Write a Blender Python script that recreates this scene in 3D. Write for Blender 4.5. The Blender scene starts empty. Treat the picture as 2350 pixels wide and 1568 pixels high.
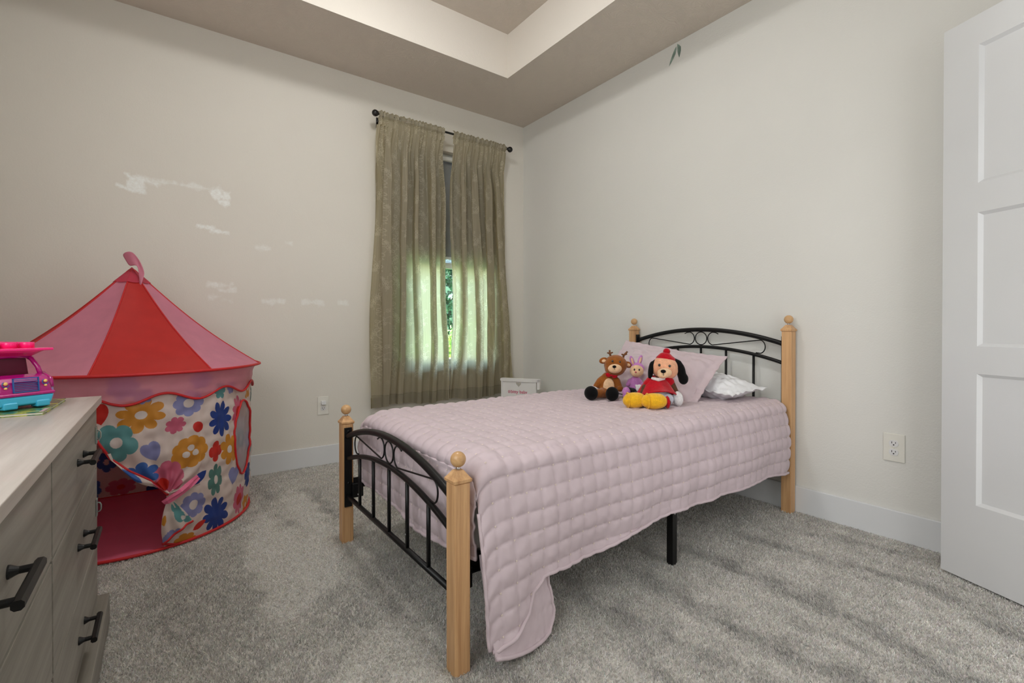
import bpy, bmesh, math, random
import numpy as np
from mathutils import Vector, Matrix, Euler

S = bpy.context.scene
COL = S.collection
random.seed(7)
RNG = np.random.default_rng(7)
PI = math.pi

# ------------------------------------------------------------------ camera
cam_d = bpy.data.cameras.new('camera')
cam = bpy.data.objects.new('camera', cam_d)
COL.objects.link(cam)
cam_d.sensor_width = 36.0
cam_d.lens = 36.0 * 1097.0 / 2350.0
cam_d.shift_y = -22.34 / 2350.0
cam_d.clip_start = 0.02
cam.location = (3.42, -2.62, 0.937)
cam.rotation_euler = Euler((math.radians(90 - 0.4), 0, math.radians(143.9 - 90)), 'XYZ')
S.camera = cam

# ------------------------------------------------------------------ view, world, sun, lamps
S.view_settings.view_transform = 'Standard'
S.view_settings.look = 'None'
S.view_settings.gamma = 1.0
S.view_settings.use_curve_mapping = False
S.view_settings.exposure = 0.98
S.cycles.max_bounces = 9
S.cycles.diffuse_bounces = 5
S.cycles.glossy_bounces = 3
S.cycles.transmission_bounces = 6
S.cycles.transparent_max_bounces = 12
S.cycles.caustics_reflective = False
S.cycles.caustics_refractive = False
S.cycles.sample_clamp_indirect = 6.0
S.cycles.use_denoising = True

W = bpy.data.worlds.new('world')
S.world = W
W.use_nodes = True
wn = W.node_tree.nodes
sky = wn.new('ShaderNodeTexSky')
sky.sky_type = 'NISHITA'
sky.sun_elevation = math.radians(48)
sky.sun_rotation = math.radians(60)
sky.sun_disc = False
wn['Background'].inputs['Strength'].default_value = 3.4
W.node_tree.links.new(sky.outputs[0], wn['Background'].inputs[0])

def lamp(name, kind, loc, energy, color, rot=(0, 0, 0), **kw):
    d = bpy.data.lights.new(name, kind)
    d.energy = energy
    d.color = color
    for k, v in kw.items():
        setattr(d, k, v)
    o = bpy.data.objects.new(name, d)
    o.location = loc
    o.rotation_euler = rot
    COL.objects.link(o)
    return o

lamp('sun', 'SUN', (6, -4, 9), 16.0, (1.0, .95, .86), (math.radians(40), 0, math.radians(62)), angle=0.01)
# fill light added in the open doorway
lamp('doorway_fill_light', 'AREA', (3.60, -0.92, 1.05), 4.6, (1.0, .99, .98), (math.radians(90), 0, math.radians(90)),
     shape='RECTANGLE', size=.74, size_y=2.0)
# fill light added on the wall behind the dresser; no window is built there
lamp('rear_fill_light', 'AREA', (2.85, -3.27, 1.65), 13, (.95, .99, 1.0), (math.radians(90), 0, 0),
     shape='RECTANGLE', size=1.3, size_y=1.4)

# ------------------------------------------------------------------ helpers
def lin(r, g, b):
    f = lambda c: (c / 255) / 12.92 if c <= 10 else (((c / 255) + .055) / 1.055) ** 2.4
    return (f(r), f(g), f(b), 1.0)

def props(o, label=None, cat=None, group=None, kind=None):
    if label: o['label'] = label
    if cat: o['category'] = cat
    if group: o['group'] = group
    if kind: o['kind'] = kind
    return o

def thing(name, label, cat, loc=(0, 0, 0), rz=0.0, group=None):
    o = bpy.data.objects.new(name, None)
    o.empty_display_size = .05
    o.location = loc
    o.rotation_euler = (0, 0, rz)
    COL.objects.link(o)
    return props(o, label, cat, group)

def make(name, verts, faces, mat=None, parent=None, smooth=True, label=None, colors=None, bevel=0, sub=0):
    """verts may be world (no parent) or parent-local coordinates"""
    me = bpy.data.meshes.new(name)
    me.from_pydata([tuple(map(float, v)) for v in verts], [], [tuple(map(int, f)) for f in faces])
    if colors is not None:
        a = me.color_attributes.new('Col', 'FLOAT_COLOR', 'POINT')
        c = np.ones((len(verts), 4), np.float32)
        c[:, :3] = colors
        a.data.foreach_set('color', c.ravel())
    me.update()
    o = bpy.data.objects.new(name, me)
    COL.objects.link(o)
    if mat: me.materials.append(mat)
    if smooth:
        me.polygons.foreach_set('use_smooth', [True] * len(me.polygons))
    if parent: o.parent = parent
    if label: o['label'] = label
    if bevel:
        m = o.modifiers.new('bevel', 'BEVEL')
        m.width = bevel; m.segments = 3; m.limit_method = 'ANGLE'; m.angle_limit = .6
        m.harden_normals = False
    if sub:
        m = o.modifiers.new('sub', 'SUBSURF'); m.levels = sub; m.render_levels = sub
    return o

class MB:
    def __init__(s): s.v = []; s.f = []
    def add(s, v, f):
        n = len(s.v)
        s.v += [tuple(map(float, p)) for p in v]
        s.f += [tuple(int(i) + n for i in q) for q in f]
        return s
    def box(s, x0, x1, y0, y1, z0, z1, M=None):
        v = [(x, y, z) for x in (x0, x1) for y in (y0, y1) for z in (z0, z1)]
        if M is not None: v = [tuple(M @ Vector(p)) for p in v]
        return s.add(v, [(0, 1, 3, 2), (4, 6, 7, 5), (0, 4, 5, 1), (2, 3, 7, 6), (0, 2, 6, 4), (1, 5, 7, 3)])
    def tube(s, pts, r, seg=12, closed=False, caps=True, squash=None):
        P = [Vector(p) for p in pts]; n = len(P)
        R = r if hasattr(r, '__len__') else [r] * n
        T = []
        for i in range(n):
            a = P[(i - 1) % n] if (closed or i > 0) else P[i]
            b = P[(i + 1) % n] if (closed or i < n - 1) else P[i]
            T.append((b - a).normalized())
        up = Vector((0, 0, 1)) if abs(T[0].z) < .9 else Vector((1, 0, 0))
        N = (up - T[0] * up.dot(T[0])).normalized()
        v = []; 
        for i in range(n):
            N = (N - T[i] * N.dot(T[i]))
            if N.length < 1e-6: N = T[i].orthogonal()
            N.normalize(); B = T[i].cross(N)
            for k in range(seg):
                a = 2 * PI * k / seg
                v.append(P[i] + (N * math.cos(a) + B * math.sin(a)) * R[i])
        f = []
        m = n if closed else n - 1
        for i in range(m):
            for k in range(seg):
                a = i * seg + k; b = i * seg + (k + 1) % seg
                j = ((i + 1) % n) * seg
                f.append((a, j + k, j + (k + 1) % seg, b))
        if caps and not closed:
            f.append(tuple(range(seg))); f.append(tuple((n - 1) * seg + k for k in reversed(range(seg))))
        return s.add(v, f)
    def lathe(s, prof, seg=32, c=(0, 0, 0), M=None):
        v = []; f = []
        for (r, z) in prof:
            for k in range(seg):
                a = 2 * PI * k / seg
                p = Vector((r * math.cos(a), r * math.sin(a), z))
                if M is not None: p = M @ p
                v.append(p + Vector(c))
        for i in range(len(prof) - 1):
            for k in range(seg):
                a = i * seg + k; b = i * seg + (k + 1) % seg
                f.append((a, b, b + seg, a + seg))
        f.append(tuple(reversed(range(seg)))); f.append(tuple((len(prof) - 1) * seg + k for k in range(seg)))
        return s.add(v, f)
    def ell(s, c, r, rot=None, seg=24, rings=16):
        v = []; f = []
        M = Euler(rot).to_matrix() if rot else Matrix.Identity(3)
        r = r if hasattr(r, '__len__') else (r, r, r)
        v.append(Vector(c) + M @ Vector((0, 0, r[2])))
        for i in range(1, rings):
            t = PI * i / rings
            for k in range(seg):
                a = 2 * PI * k / seg
                v.append(Vector(c) + M @ Vector((r[0] * math.sin(t) * math.cos(a), r[1] * math.sin(t) * math.sin(a), r[2] * math.cos(t))))
        v.append(Vector(c) + M @ Vector((0, 0, -r[2])))
        for k in range(seg): f.append((0, 1 + k, 1 + (k + 1) % seg))
        for i in range(rings - 2):
            for k in range(seg):
                a = 1 + i * seg + k; b = 1 + i * seg + (k + 1) % seg
                f.append((a, a + seg, b + seg, b))
        L = len(v) - 1; base = 1 + (rings - 2) * seg
        for k in range(seg): f.append((L, base + (k + 1) % seg, base + k))
        return s.add(v, f)
    def prism(s, poly, t, M=None):
        """poly in XY, extruded 0..t along Z"""
        n = len(poly)
        v = [Vector((x, y, 0)) for x, y in poly] + [Vector((x, y, t)) for x, y in poly]
        if M is not None: v = [M @ p for p in v]
        f = [tuple(reversed(range(n))), tuple(range(n, 2 * n))]
        f += [(i, (i + 1) % n, n + (i + 1) % n, n + i) for i in range(n)]
        return s.add(v, f)
    def out(s, name, mat, parent=None, **kw):
        return make(name, s.v, s.f, mat, parent, **kw)

def grid_faces(nu, nv, mask=None):
    i = np.arange(nu - 1)[:, None] * nv + np.arange(nv - 1)[None, :]
    q = np.stack([i, i + nv, i + nv + 1, i + 1], -1)
    return (q[mask] if mask is not None else q.reshape(-1, 4))

def fast_mesh(name, P, F, mat, parent=None, colors=None, smooth=True):
    P = np.asarray(P, np.float32).reshape(-1, 3); F = np.asarray(F, np.int32)
    me = bpy.data.meshes.new(name)
    k = F.shape[1]
    me.vertices.add(len(P)); me.vertices.foreach_set('co', P.ravel())
    me.loops.add(F.size); me.loops.foreach_set('vertex_index', F.ravel())
    me.polygons.add(len(F)); me.polygons.foreach_set('loop_start', np.arange(0, F.size, k, dtype=np.int32))
    me.update(calc_edges=True)
    if smooth: me.polygons.foreach_set('use_smooth', np.ones(len(F), bool))
    if colors is not None:
        a = me.color_attributes.new('Col', 'FLOAT_COLOR', 'POINT')
        c = np.ones((len(P), 4), np.float32); c[:, :3] = np.asarray(colors, np.float32).reshape(-1, 3)
        a.data.foreach_set('color', c.ravel())
    me.materials.append(mat)
    o = bpy.data.objects.new(name, me); COL.objects.link(o)
    if parent: o.parent = parent
    return o

def normals(P):
    du = np.gradient(P, axis=0); dv = np.gradient(P, axis=1)
    n = np.cross(du, dv); n /= np.linalg.norm(n, axis=-1, keepdims=True) + 1e-9
    return n

def wob(x, y, scale, seed=0, n=7):
    r = np.random.default_rng(seed); o = 0
    for _ in range(n):
        a = r.uniform(0, 2 * PI); k = r.uniform(.5, 1.6) * 2 * PI / scale; ph = r.uniform(0, 2 * PI)
        o = o + np.sin((x * math.cos(a) + y * math.sin(a)) * k + ph)
    return o / math.sqrt(n)

def ss(x, a, b):
    t = np.clip((x - a) / (b - a), 0, 1); return t * t * (3 - 2 * t)

# ------------------------------------------------------------------ materials
class NT:
    def __init__(s, name):
        s.m = bpy.data.materials.new(name); s.m.use_nodes = True
        s.t = s.m.node_tree; s.n = s.t.nodes; s.l = s.t.links
        s.b = s.n['Principled BSDF']; s.out = s.n['Material Output']
    def node(s, ty, **kw):
        n = s.n.new(ty)
        for k, v in kw.items():
            if k.startswith('i_'):
                key = k[2:]
                key = int(key) if key.isdigit() else key.replace('_', ' ')
                if hasattr(v, 'is_output') or isinstance(v, bpy.types.NodeSocket): s.l.new(v, n.inputs[key])
                else: n.inputs[key].default_value = v
            else: setattr(n, k, v)
        return n
    def set(s, key, v):
        if isinstance(v, bpy.types.NodeSocket): s.l.new(v, s.b.inputs[key])
        else: s.b.inputs[key].default_value = v
    def coord(s, scale=(1, 1, 1), kind='Object'):
        c = s.node('ShaderNodeTexCoord')
        m = s.node('ShaderNodeMapping'); m.inputs['Scale'].default_value = scale
        s.l.new(c.outputs[kind], m.inputs['Vector'])
        return m.outputs[0]
    def noise(s, vec, scale, detail=4, rough=.5, dist=0):
        n = s.node('ShaderNodeTexNoise'); s.l.new(vec, n.inputs['Vector'])
        n.inputs['Scale'].default_value = scale; n.inputs['Detail'].default_value = detail
        n.inputs['Roughness'].default_value = rough; n.inputs['Distortion'].default_value = dist
        return n.outputs['Fac']
    def ramp(s, fac, stops):
        r = s.node('ShaderNodeValToRGB'); s.l.new(fac, r.inputs[0])
        e = r.color_ramp.elements
        while len(e) < len(stops): e.new(.5)
        for q, (p, c) in zip(e, stops): q.position = p; q.color = c if len(c) == 4 else (*c, 1)
        return r.outputs[0]
    def mix(s, fac, a, b, mode='MIX'):
        n = s.node('ShaderNodeMix', data_type='RGBA', blend_type=mode)
        for k, v in ((0, fac), (6, a), (7, b)):
            if isinstance(v, bpy.types.NodeSocket): s.l.new(v, n.inputs[k])
            else: n.inputs[k].default_value = v
        return n.outputs[2]
    def math(s, op, a, b=0.0, clamp=False):
        n = s.node('ShaderNodeMath', operation=op); n.use_clamp = clamp
        for k, v in ((0, a), (1, b)):
            if isinstance(v, bpy.types.NodeSocket): s.l.new(v, n.inputs[k])
            else: n.inputs[k].default_value = v
        return n.outputs[0]
    def bump(s, h, strength=.3, dist=.002, nrm=None):
        b = s.node('ShaderNodeBump'); b.inputs['Strength'].default_value = strength
        b.inputs['Distance'].default_value = dist; s.l.new(h, b.inputs['Height'])
        if nrm is not None: s.l.new(nrm, b.inputs['Normal'])
        s.l.new(b.outputs[0], s.b.inputs['Normal']); return b.outputs[0]

def simple(name, rgb, rough=.6, spec=.5, vary=.06, scale=30, bump=0, bscale=200, metal=0, coat=0, sheen=0):
    t = NT(name)
    c = lin(*rgb)
    v = t.coord()
    n = t.noise(v, scale, 3)
    lo = tuple(x * (1 - vary) for x in c[:3]); hi = tuple(min(1, x * (1 + vary)) for x in c[:3])
    t.set('Base Color', t.ramp(n, [(.3, lo), (.7, hi)]))
    t.set('Roughness', rough); t.set('Specular IOR Level', spec); t.set('Metallic', metal)
    if coat: t.set('Coat Weight', coat)
    if sheen: t.set('Sheen Weight', sheen); t.set('Sheen Roughness', .5)
    if bump: t.bump(t.noise(v, bscale, 3), bump, .002)
    return t.m

def attr_mat(name, rough=.6, translucent=0.0, transp=0.0, bump=0, bscale=300, gain=1.0, spec=.3, sheen=0, tint=None):
    """cloth whose printed pattern is carried by the mesh's colour attribute"""
    t = NT(name)
    a = t.node('ShaderNodeAttribute', attribute_name='Col')
    t.set('Base Color', a.outputs['Color']); t.set('Roughness', rough); t.set('Specular IOR Level', spec)
    if sheen: t.set('Sheen Weight', sheen)
    if bump:
        t.bump(t.noise(t.coord(), bscale, 2), bump, .001)
    last = t.b.outputs[0]
    if translucent:
        tr = t.node('ShaderNodeBsdfTranslucent'); t.l.new(t.mix(1.0, a.outputs['Color'], tint, 'MULTIPLY') if tint else a.outputs['Color'], tr.inputs[0])
        mx = t.node('ShaderNodeMixShader'); mx.inputs[0].default_value = translucent
        t.l.new(last, mx.inputs[1]); t.l.new(tr.outputs[0], mx.inputs[2]); last = mx.outputs[0]
    if transp:
        tp = t.node('ShaderNodeBsdfTransparent')
        mx = t.node('ShaderNodeMixShader'); mx.inputs[0].default_value = transp
        t.l.new(last, mx.inputs[1]); t.l.new(tp.outputs[0], mx.inputs[2]); last = mx.outputs[0]
    t.l.new(last, t.out.inputs[0])
    return t.m

def thin_mat(name, rgb, translucent=.4, transp=0.0, rough=.6, vary=.05):
    t = NT(name); c = lin(*rgb)
    n = t.noise(t.coord(), 14, 3)
    col = t.ramp(n, [(.3, tuple(x * (1 - vary) for x in c[:3])), (.7, tuple(x * (1 + vary) for x in c[:3]))])
    t.set('Base Color', col); t.set('Roughness', rough); t.set('Specular IOR Level', .3)
    tr = t.node('ShaderNodeBsdfTranslucent'); t.l.new(col, tr.inputs[0])
    mx = t.node('ShaderNodeMixShader'); mx.inputs[0].default_value = translucent
    t.l.new(t.b.outputs[0], mx.inputs[1]); t.l.new(tr.outputs[0], mx.inputs[2]); last = mx.outputs[0]
    if transp:
        tp = t.node('ShaderNodeBsdfTransparent')
        m2 = t.node('ShaderNodeMixShader'); m2.inputs[0].default_value = transp
        t.l.new(last, m2.inputs[1]); t.l.new(tp.outputs[0], m2.inputs[2]); last = m2.outputs[0]
    t.l.new(last, t.out.inputs[0])
    return t.m

def wall_mat(name, rgb, patches=None):
    t = NT(name); v = t.coord()
    c = lin(*rgb)
    big = t.noise(v, 1.2, 3)
    col = t.ramp(big, [(.3, tuple(x * .975 for x in c[:3])), (.7, tuple(min(1, x * 1.02) for x in c[:3]))])
    rough = .62
    if patches:
        # primer touch-ups rubbed over the paint: soft rectangles (y, z, half y, half z, tilt, strength)
        sep = t.node('ShaderNodeSeparateXYZ'); t.l.new(v, sep.inputs[0])
        nz = t.noise(v, 14, 5, .6); nz2 = t.noise(t.coord((1, 1, 1.6)), 60, 3, .6)
        off = t.math('MULTIPLY', t.math('SUBTRACT', nz, .5), .09)
        total = None
        for (py, pz, hy, hz, tilt, st) in patches:
            dy = t.math('SUBTRACT', sep.outputs[1], py); dz = t.math('SUBTRACT', sep.outputs[2], pz)
            ct, sn = math.cos(tilt), math.sin(tilt)
            u = t.math('ADD', t.math('MULTIPLY', dy, ct), t.math('MULTIPLY', dz, sn))
            w = t.math('SUBTRACT', t.math('MULTIPLY', dz, ct), t.math('MULTIPLY', dy, sn))
            d = t.math('MAXIMUM', t.math('SUBTRACT', t.math('ABSOLUTE', u), hy), t.math('SUBTRACT', t.math('ABSOLUTE', w), hz))
            d = t.math('ADD', d, off)
            m = t.math('MULTIPLY', t.math('SUBTRACT', .003, d), 60.0, True)
            m = t.math('MULTIPLY', m, st)
            total = m if total is None else t.math('MAXIMUM', total, m)
        g = t.math('MULTIPLY', total, t.math('ADD', t.math('MULTIPLY', nz2, 1.3), .05), True)
        col = t.mix(g, col, lin(246, 250, 248))
    t.set('Base Color', col); t.set('Roughness', rough); t.set('Specular IOR Level', .25)
    h = t.noise(v, 130, 3, .55)
    h2 = t.noise(v, 38, 2, .5)
    t.bump(t.math('ADD', h, t.math('MULTIPLY', h2, .7)), .35, .0022)
    return t.m

def wood_mat(name, a, b, rough=.45, axis='Z', scale=1.0, coat=.1, bump=.08):
    t = NT(name)
    sc = {'Z': (120, 120, 4.5), 'X': (4.0, 80, 80), 'Y': (80, 4.0, 80)}[axis]
    v = t.coord(tuple(x * scale for x in sc))
    n1 = t.noise(v, 1.0, 6, .62, .25)
    n2 = t.noise(t.coord(tuple(x * scale * .22 for x in sc)), 1.0, 3, .5, .6)
    f = t.math('ADD', t.math('MULTIPLY', n1, .6), t.math('MULTIPLY', n2, .4))
    ca, cb = lin(*a), lin(*b)
    t.set('Base Color', t.ramp(f, [(.35, ca), (.65, cb)]))
    t.set('Roughness', rough); t.set('Specular IOR Level', .4); t.set('Coat Weight', coat)
    t.bump(f, bump, .001)
    return t.m

M = {}
M['wall_l'] = wall_mat('wall_paint_window', (222, 218, 209), patches=[
    (-2.74, 1.747, .045, .055, .0, 1.0), (-2.80, 1.722, .035, .014, -.35, 1.0), (-2.69, 1.775, .06, .022, -.3, .8),
    (-2.52, 1.782, .16, .014, 0.0, .62), (-2.36, 1.755, .035, .035, .5, .9), (-2.30, 1.757, .024, .026, 0, .9), (-2.315, 1.707, .036, .018, 0.05, .9),
    (-2.41, 1.548, .05, .014, -.02, .95), (-2.34, 1.530, .055, .014, -.05, .95),
    (-2.34, 1.205, .065, .017, -.1, .7), (-2.30, 1.172, .05, .013, .1, .6), (-2.36, 1.130, .04, .012, .2, .45), (-2.30, 1.115, .03, .01, -.2, .4),
    (-2.10, 1.452, .05, .012, 0, .45), (-1.95, 1.50, .03, .018, 0, .4),
    (-2.04, 1.112, .07, .02, 0, .55), (-1.80, 1.112, .07, .022, 0, .5), (-1.60, 1.118, .04, .018, 0, .45)])
M['wall_r'] = wall_mat('wall_paint', (221, 220, 215))
def ceil_mat():
    t = NT('ceiling_paint'); v = t.coord()
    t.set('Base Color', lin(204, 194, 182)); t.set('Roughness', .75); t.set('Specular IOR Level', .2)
    # stamped brush texture: short ridges swirling in patches
    d = t.node('ShaderNodeTexNoise'); t.l.new(v, d.inputs['Vector']); d.inputs['Scale'].default_value = 4.5; d.inputs['Detail'].default_value = 2
    add = t.node('ShaderNodeVectorMath', operation='MULTIPLY_ADD'); t.l.new(d.outputs['Color'], add.inputs[0]); add.inputs[1].default_value = (.5, .5, .5); t.l.new(v, add.inputs[2])
    w = t.node('ShaderNodeTexWave', wave_type='BANDS'); t.l.new(add.outputs[0], w.inputs['Vector']); w.inputs['Scale'].default_value = 24; w.inputs['Distortion'].default_value = 3; w.inputs['Detail'].default_value = 2
    n = t.noise(v, 60, 3)
    t.bump(t.math('ADD', t.math('MULTIPLY', w.outputs['Fac'], .5), n), 0.6, .0025)
    return t.m
M['ceil'] = ceil_mat()
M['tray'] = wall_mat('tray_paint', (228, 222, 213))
M['trim'] = simple('white_trim', (220, 222, 224), .38, .5, .02, 3)
M['door'] = simple('door_paint', (208, 209, 210), .34, .5, .015, 4, bump=.03, bscale=60)
M['black'] = simple('black_metal', (8, 8, 9), .42, .35, .1, 60)
M['pewter'] = simple('black_rod', (12, 11, 11), .35, .5, .1, 60)
M['oak'] = wood_mat('oak', (180, 134, 90), (218, 174, 126))
M['oak_s'] = wood_mat('oak_finial', (184, 142, 96), (216, 176, 128), .35, 'X', .6)
M['screw'] = simple('steel_screw', (190, 190, 192), .3, .5, .05, 50, metal=1)
M['vinyl'] = simple('white_vinyl', (230, 232, 233), .35, .5, .02, 4)
M['dark'] = simple('dark_slot', (22, 20, 20), .6, .3, .05, 40)
M['plate'] = simple('outlet_plate', (228, 226, 217), .32, .5, .02, 20)
M['recept'] = simple('outlet_face', (226, 226, 226), .3, .5, .02, 20)
M['shade'] = thin_mat('roller_shade_cloth', (150, 153, 156), .12, 0, .9)
def glass():
    t = NT('window_glass')
    t.set('Base Color', (1, 1, 1, 1)); t.set('Roughness', .02); t.set('Transmission Weight', 1.0); t.set('IOR', 1.02)
    tp = t.node('ShaderNodeBsdfTransparent'); tp.inputs[0].default_value = (.93, .95, .94, 1)
    gl = t.node('ShaderNodeBsdfGlossy'); gl.inputs['Roughness'].default_value = .02
    lw = t.node('ShaderNodeFresnel'); lw.inputs[0].default_value = 1.45
    mx = t.node('ShaderNodeMixShader'); t.l.new(lw.outputs[0], mx.inputs[0]); t.l.new(tp.outputs[0], mx.inputs[1]); t.l.new(gl.outputs[0], mx.inputs[2])
    t.l.new(mx.outputs[0], t.out.inputs[0]); return t.m
M['glass'] = glass()
# ------------------------------------------------------------------ room shell
RX, RY, RZ = 3.62, -3.32, 2.74     # room: x 0..RX, y RY..0
TX0, TX1, TY0, TY1, TZ = .607, 3.02, -2.70, -.607, 3.055
def struct(name, mb, mat, **kw):
    o = mb.out(name, mat, smooth=False, **kw) if isinstance(mb, MB) else mb
    return props(o, kind='structure')

WY0, WY1, WZ0, WZ1 = -1.235, -.335, .60, 2.36     # window opening in the left wall
m = MB()
m.box(-.16, 0, RY - .16, WY0, 0, RZ); m.box(-.16, 0, WY1, .16, 0, RZ)
m.box(-.16, 0, WY0, WY1, 0, WZ0); m.box(-.16, 0, WY0, WY1, WZ1, RZ)
struct('wall_left', m, M['wall_l'])
struct('wall_right', MB().box(0, RX + .16, 0, .16, 0, RZ), M['wall_r'])
struct('wall_back', MB().box(0, RX + .16, RY - .16, RY, 0, RZ), M['wall_r'])
m = MB(); m.box(RX, RX + .12, -.52, 0, 0, RZ); m.box(RX, RX + .12, RY, -1.32, 0, RZ); m.box(RX, RX + .12, -1.32, -.52, 2.09, RZ)
struct('wall_front', m, M['wall_r'])
struct('floor', MB().box(-.16, RX + .16, RY - .16, .16, -.12, 0), simple('carpet_backing', (200, 196, 190), .95, .1, .15, 90))
m = MB()
m.box(0, TX0, RY, 0, RZ, RZ + .02); m.box(TX1, RX, RY, 0, RZ, RZ + .02); m.box(TX0, TX1, TY1, 0, RZ, RZ + .02); m.box(TX0, TX1, RY, TY0, RZ, RZ + .02)
m.box(-.16, RX + .16, RY - .16, .16, TZ, TZ + .1)
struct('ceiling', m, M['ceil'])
m = MB()
m.box(TX0 - .02, TX0, TY0 - .02, TY1 + .02, RZ + .0205, TZ); m.box(TX1, TX1 + .02, TY0 - .02, TY1 + .02, RZ + .0205, TZ)
m.box(TX0, TX1, TY1, TY1 + .02, RZ + .0205, TZ); m.box(TX0, TX1, TY0 - .02, TY0, RZ + .0205, TZ)
# the painted tray faces come down flush with the soffit
for i, v in enumerate(m.v):
    if abs(v[2] - (RZ + .0205)) < 1e-5: pass
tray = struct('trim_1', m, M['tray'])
mm = MB()
mm.box(TX0, TX0 + .0015, TY0, TY1, RZ, RZ + .022); mm.box(TX0, TX1, TY1 - .0015, TY1, RZ, RZ + .022)
struct('trim_2', mm, M['tray'])
BH = .132
def base(name, x0, x1, y0, y1):
    return struct(name, MB().box(x0, x1, y0, y1, 0, BH), M['trim'], bevel=.0035)
m = MB(); m.box(RX + .12, RX + 1.5, -2.2, -2.1, -.12, RZ); m.box(RX + .12, RX + 1.5, .16, .26, -.12, RZ); m.box(RX + 1.5, RX + 1.6, -2.2, .26, -.12, RZ); m.box(RX + .12, RX + 1.6, -2.2, .26, RZ, RZ + .1); m.box(RX + .16, RX + 1.5, -2.1, .16, -.12, 0)
struct('wall_hall', m, M['wall_r'])  # unseen hall shell, added to keep the sun out of the doorway
base('baseboard_left', 0, .015, RY, 0)
base('baseboard_right', .0151, RX, -.015, 0)
base('baseboard_back', .0151, RX, RY, RY + .015)

# ------------------------------------------------------------------ carpet pile (real tufts over the backing)
def seg_dist(x, y, pts):
    d = np.full(x.shape, 9.0)
    for (x0, y0), (x1, y1) in zip(pts[:-1], pts[1:]):
        L = (x1 - x0) ** 2 + (y1 - y0) ** 2
        t = np.clip(((x - x0) * (x1 - x0) + (y - y0) * (y1 - y0)) / L, 0, 1)
        d = np.minimum(d, np.hypot(x - x0 - t * (x1 - x0), y - y0 - t * (y1 - y0)))
    return d
def inside(x, y, poly):
    c = np.zeros(x.shape, bool)
    for (x0, y0), (x1, y1) in zip(poly, poly[1:] + poly[:1]):
        if y0 != y1: c ^= ((y0 > y) != (y1 > y)) & (x < (x1 - x0) * (y - y0) / (y1 - y0) + x0)
    return c
def patch(x, y, poly, soft):
    d = seg_dist(x, y, poly + poly[:1]); return ss(np.where(inside(x, y, poly), d, -d), -soft, soft)
STROKES = [   # vacuum strips; their darker shade is tinted into the yarn colour
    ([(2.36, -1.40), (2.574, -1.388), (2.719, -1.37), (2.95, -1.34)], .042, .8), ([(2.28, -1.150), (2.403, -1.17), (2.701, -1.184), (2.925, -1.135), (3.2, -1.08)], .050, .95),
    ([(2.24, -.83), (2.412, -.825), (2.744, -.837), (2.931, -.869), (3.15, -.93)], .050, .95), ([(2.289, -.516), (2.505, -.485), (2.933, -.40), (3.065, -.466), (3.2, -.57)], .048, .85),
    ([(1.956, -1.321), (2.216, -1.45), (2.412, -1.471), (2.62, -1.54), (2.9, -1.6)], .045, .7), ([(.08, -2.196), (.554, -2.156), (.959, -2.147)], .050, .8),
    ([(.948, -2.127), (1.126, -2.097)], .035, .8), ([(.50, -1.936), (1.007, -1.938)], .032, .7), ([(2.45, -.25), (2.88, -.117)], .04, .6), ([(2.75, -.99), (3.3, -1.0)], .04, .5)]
def pile_lean_shade(x, y):
    """pile laid one way (+) or the other (-), also its painted light and dark"""
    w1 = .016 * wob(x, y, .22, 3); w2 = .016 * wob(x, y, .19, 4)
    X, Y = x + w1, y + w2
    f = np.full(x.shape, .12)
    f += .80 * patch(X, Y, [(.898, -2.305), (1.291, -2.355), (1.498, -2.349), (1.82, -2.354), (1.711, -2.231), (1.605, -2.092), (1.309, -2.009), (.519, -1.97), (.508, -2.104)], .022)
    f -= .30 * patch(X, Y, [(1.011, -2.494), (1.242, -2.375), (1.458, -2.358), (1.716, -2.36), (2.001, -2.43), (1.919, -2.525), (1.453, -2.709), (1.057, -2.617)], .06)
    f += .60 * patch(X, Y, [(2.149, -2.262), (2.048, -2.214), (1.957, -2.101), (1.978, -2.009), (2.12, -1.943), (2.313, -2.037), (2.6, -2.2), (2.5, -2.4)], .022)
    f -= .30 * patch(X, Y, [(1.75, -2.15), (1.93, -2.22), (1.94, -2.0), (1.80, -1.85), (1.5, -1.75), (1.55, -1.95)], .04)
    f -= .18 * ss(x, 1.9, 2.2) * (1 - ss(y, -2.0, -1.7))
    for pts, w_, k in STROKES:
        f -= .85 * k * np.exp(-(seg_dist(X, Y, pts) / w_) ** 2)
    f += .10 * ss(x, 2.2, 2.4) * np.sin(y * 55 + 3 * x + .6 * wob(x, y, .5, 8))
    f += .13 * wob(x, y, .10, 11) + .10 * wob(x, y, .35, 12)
    return np.clip(f, -1.2, 1.2)

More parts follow.
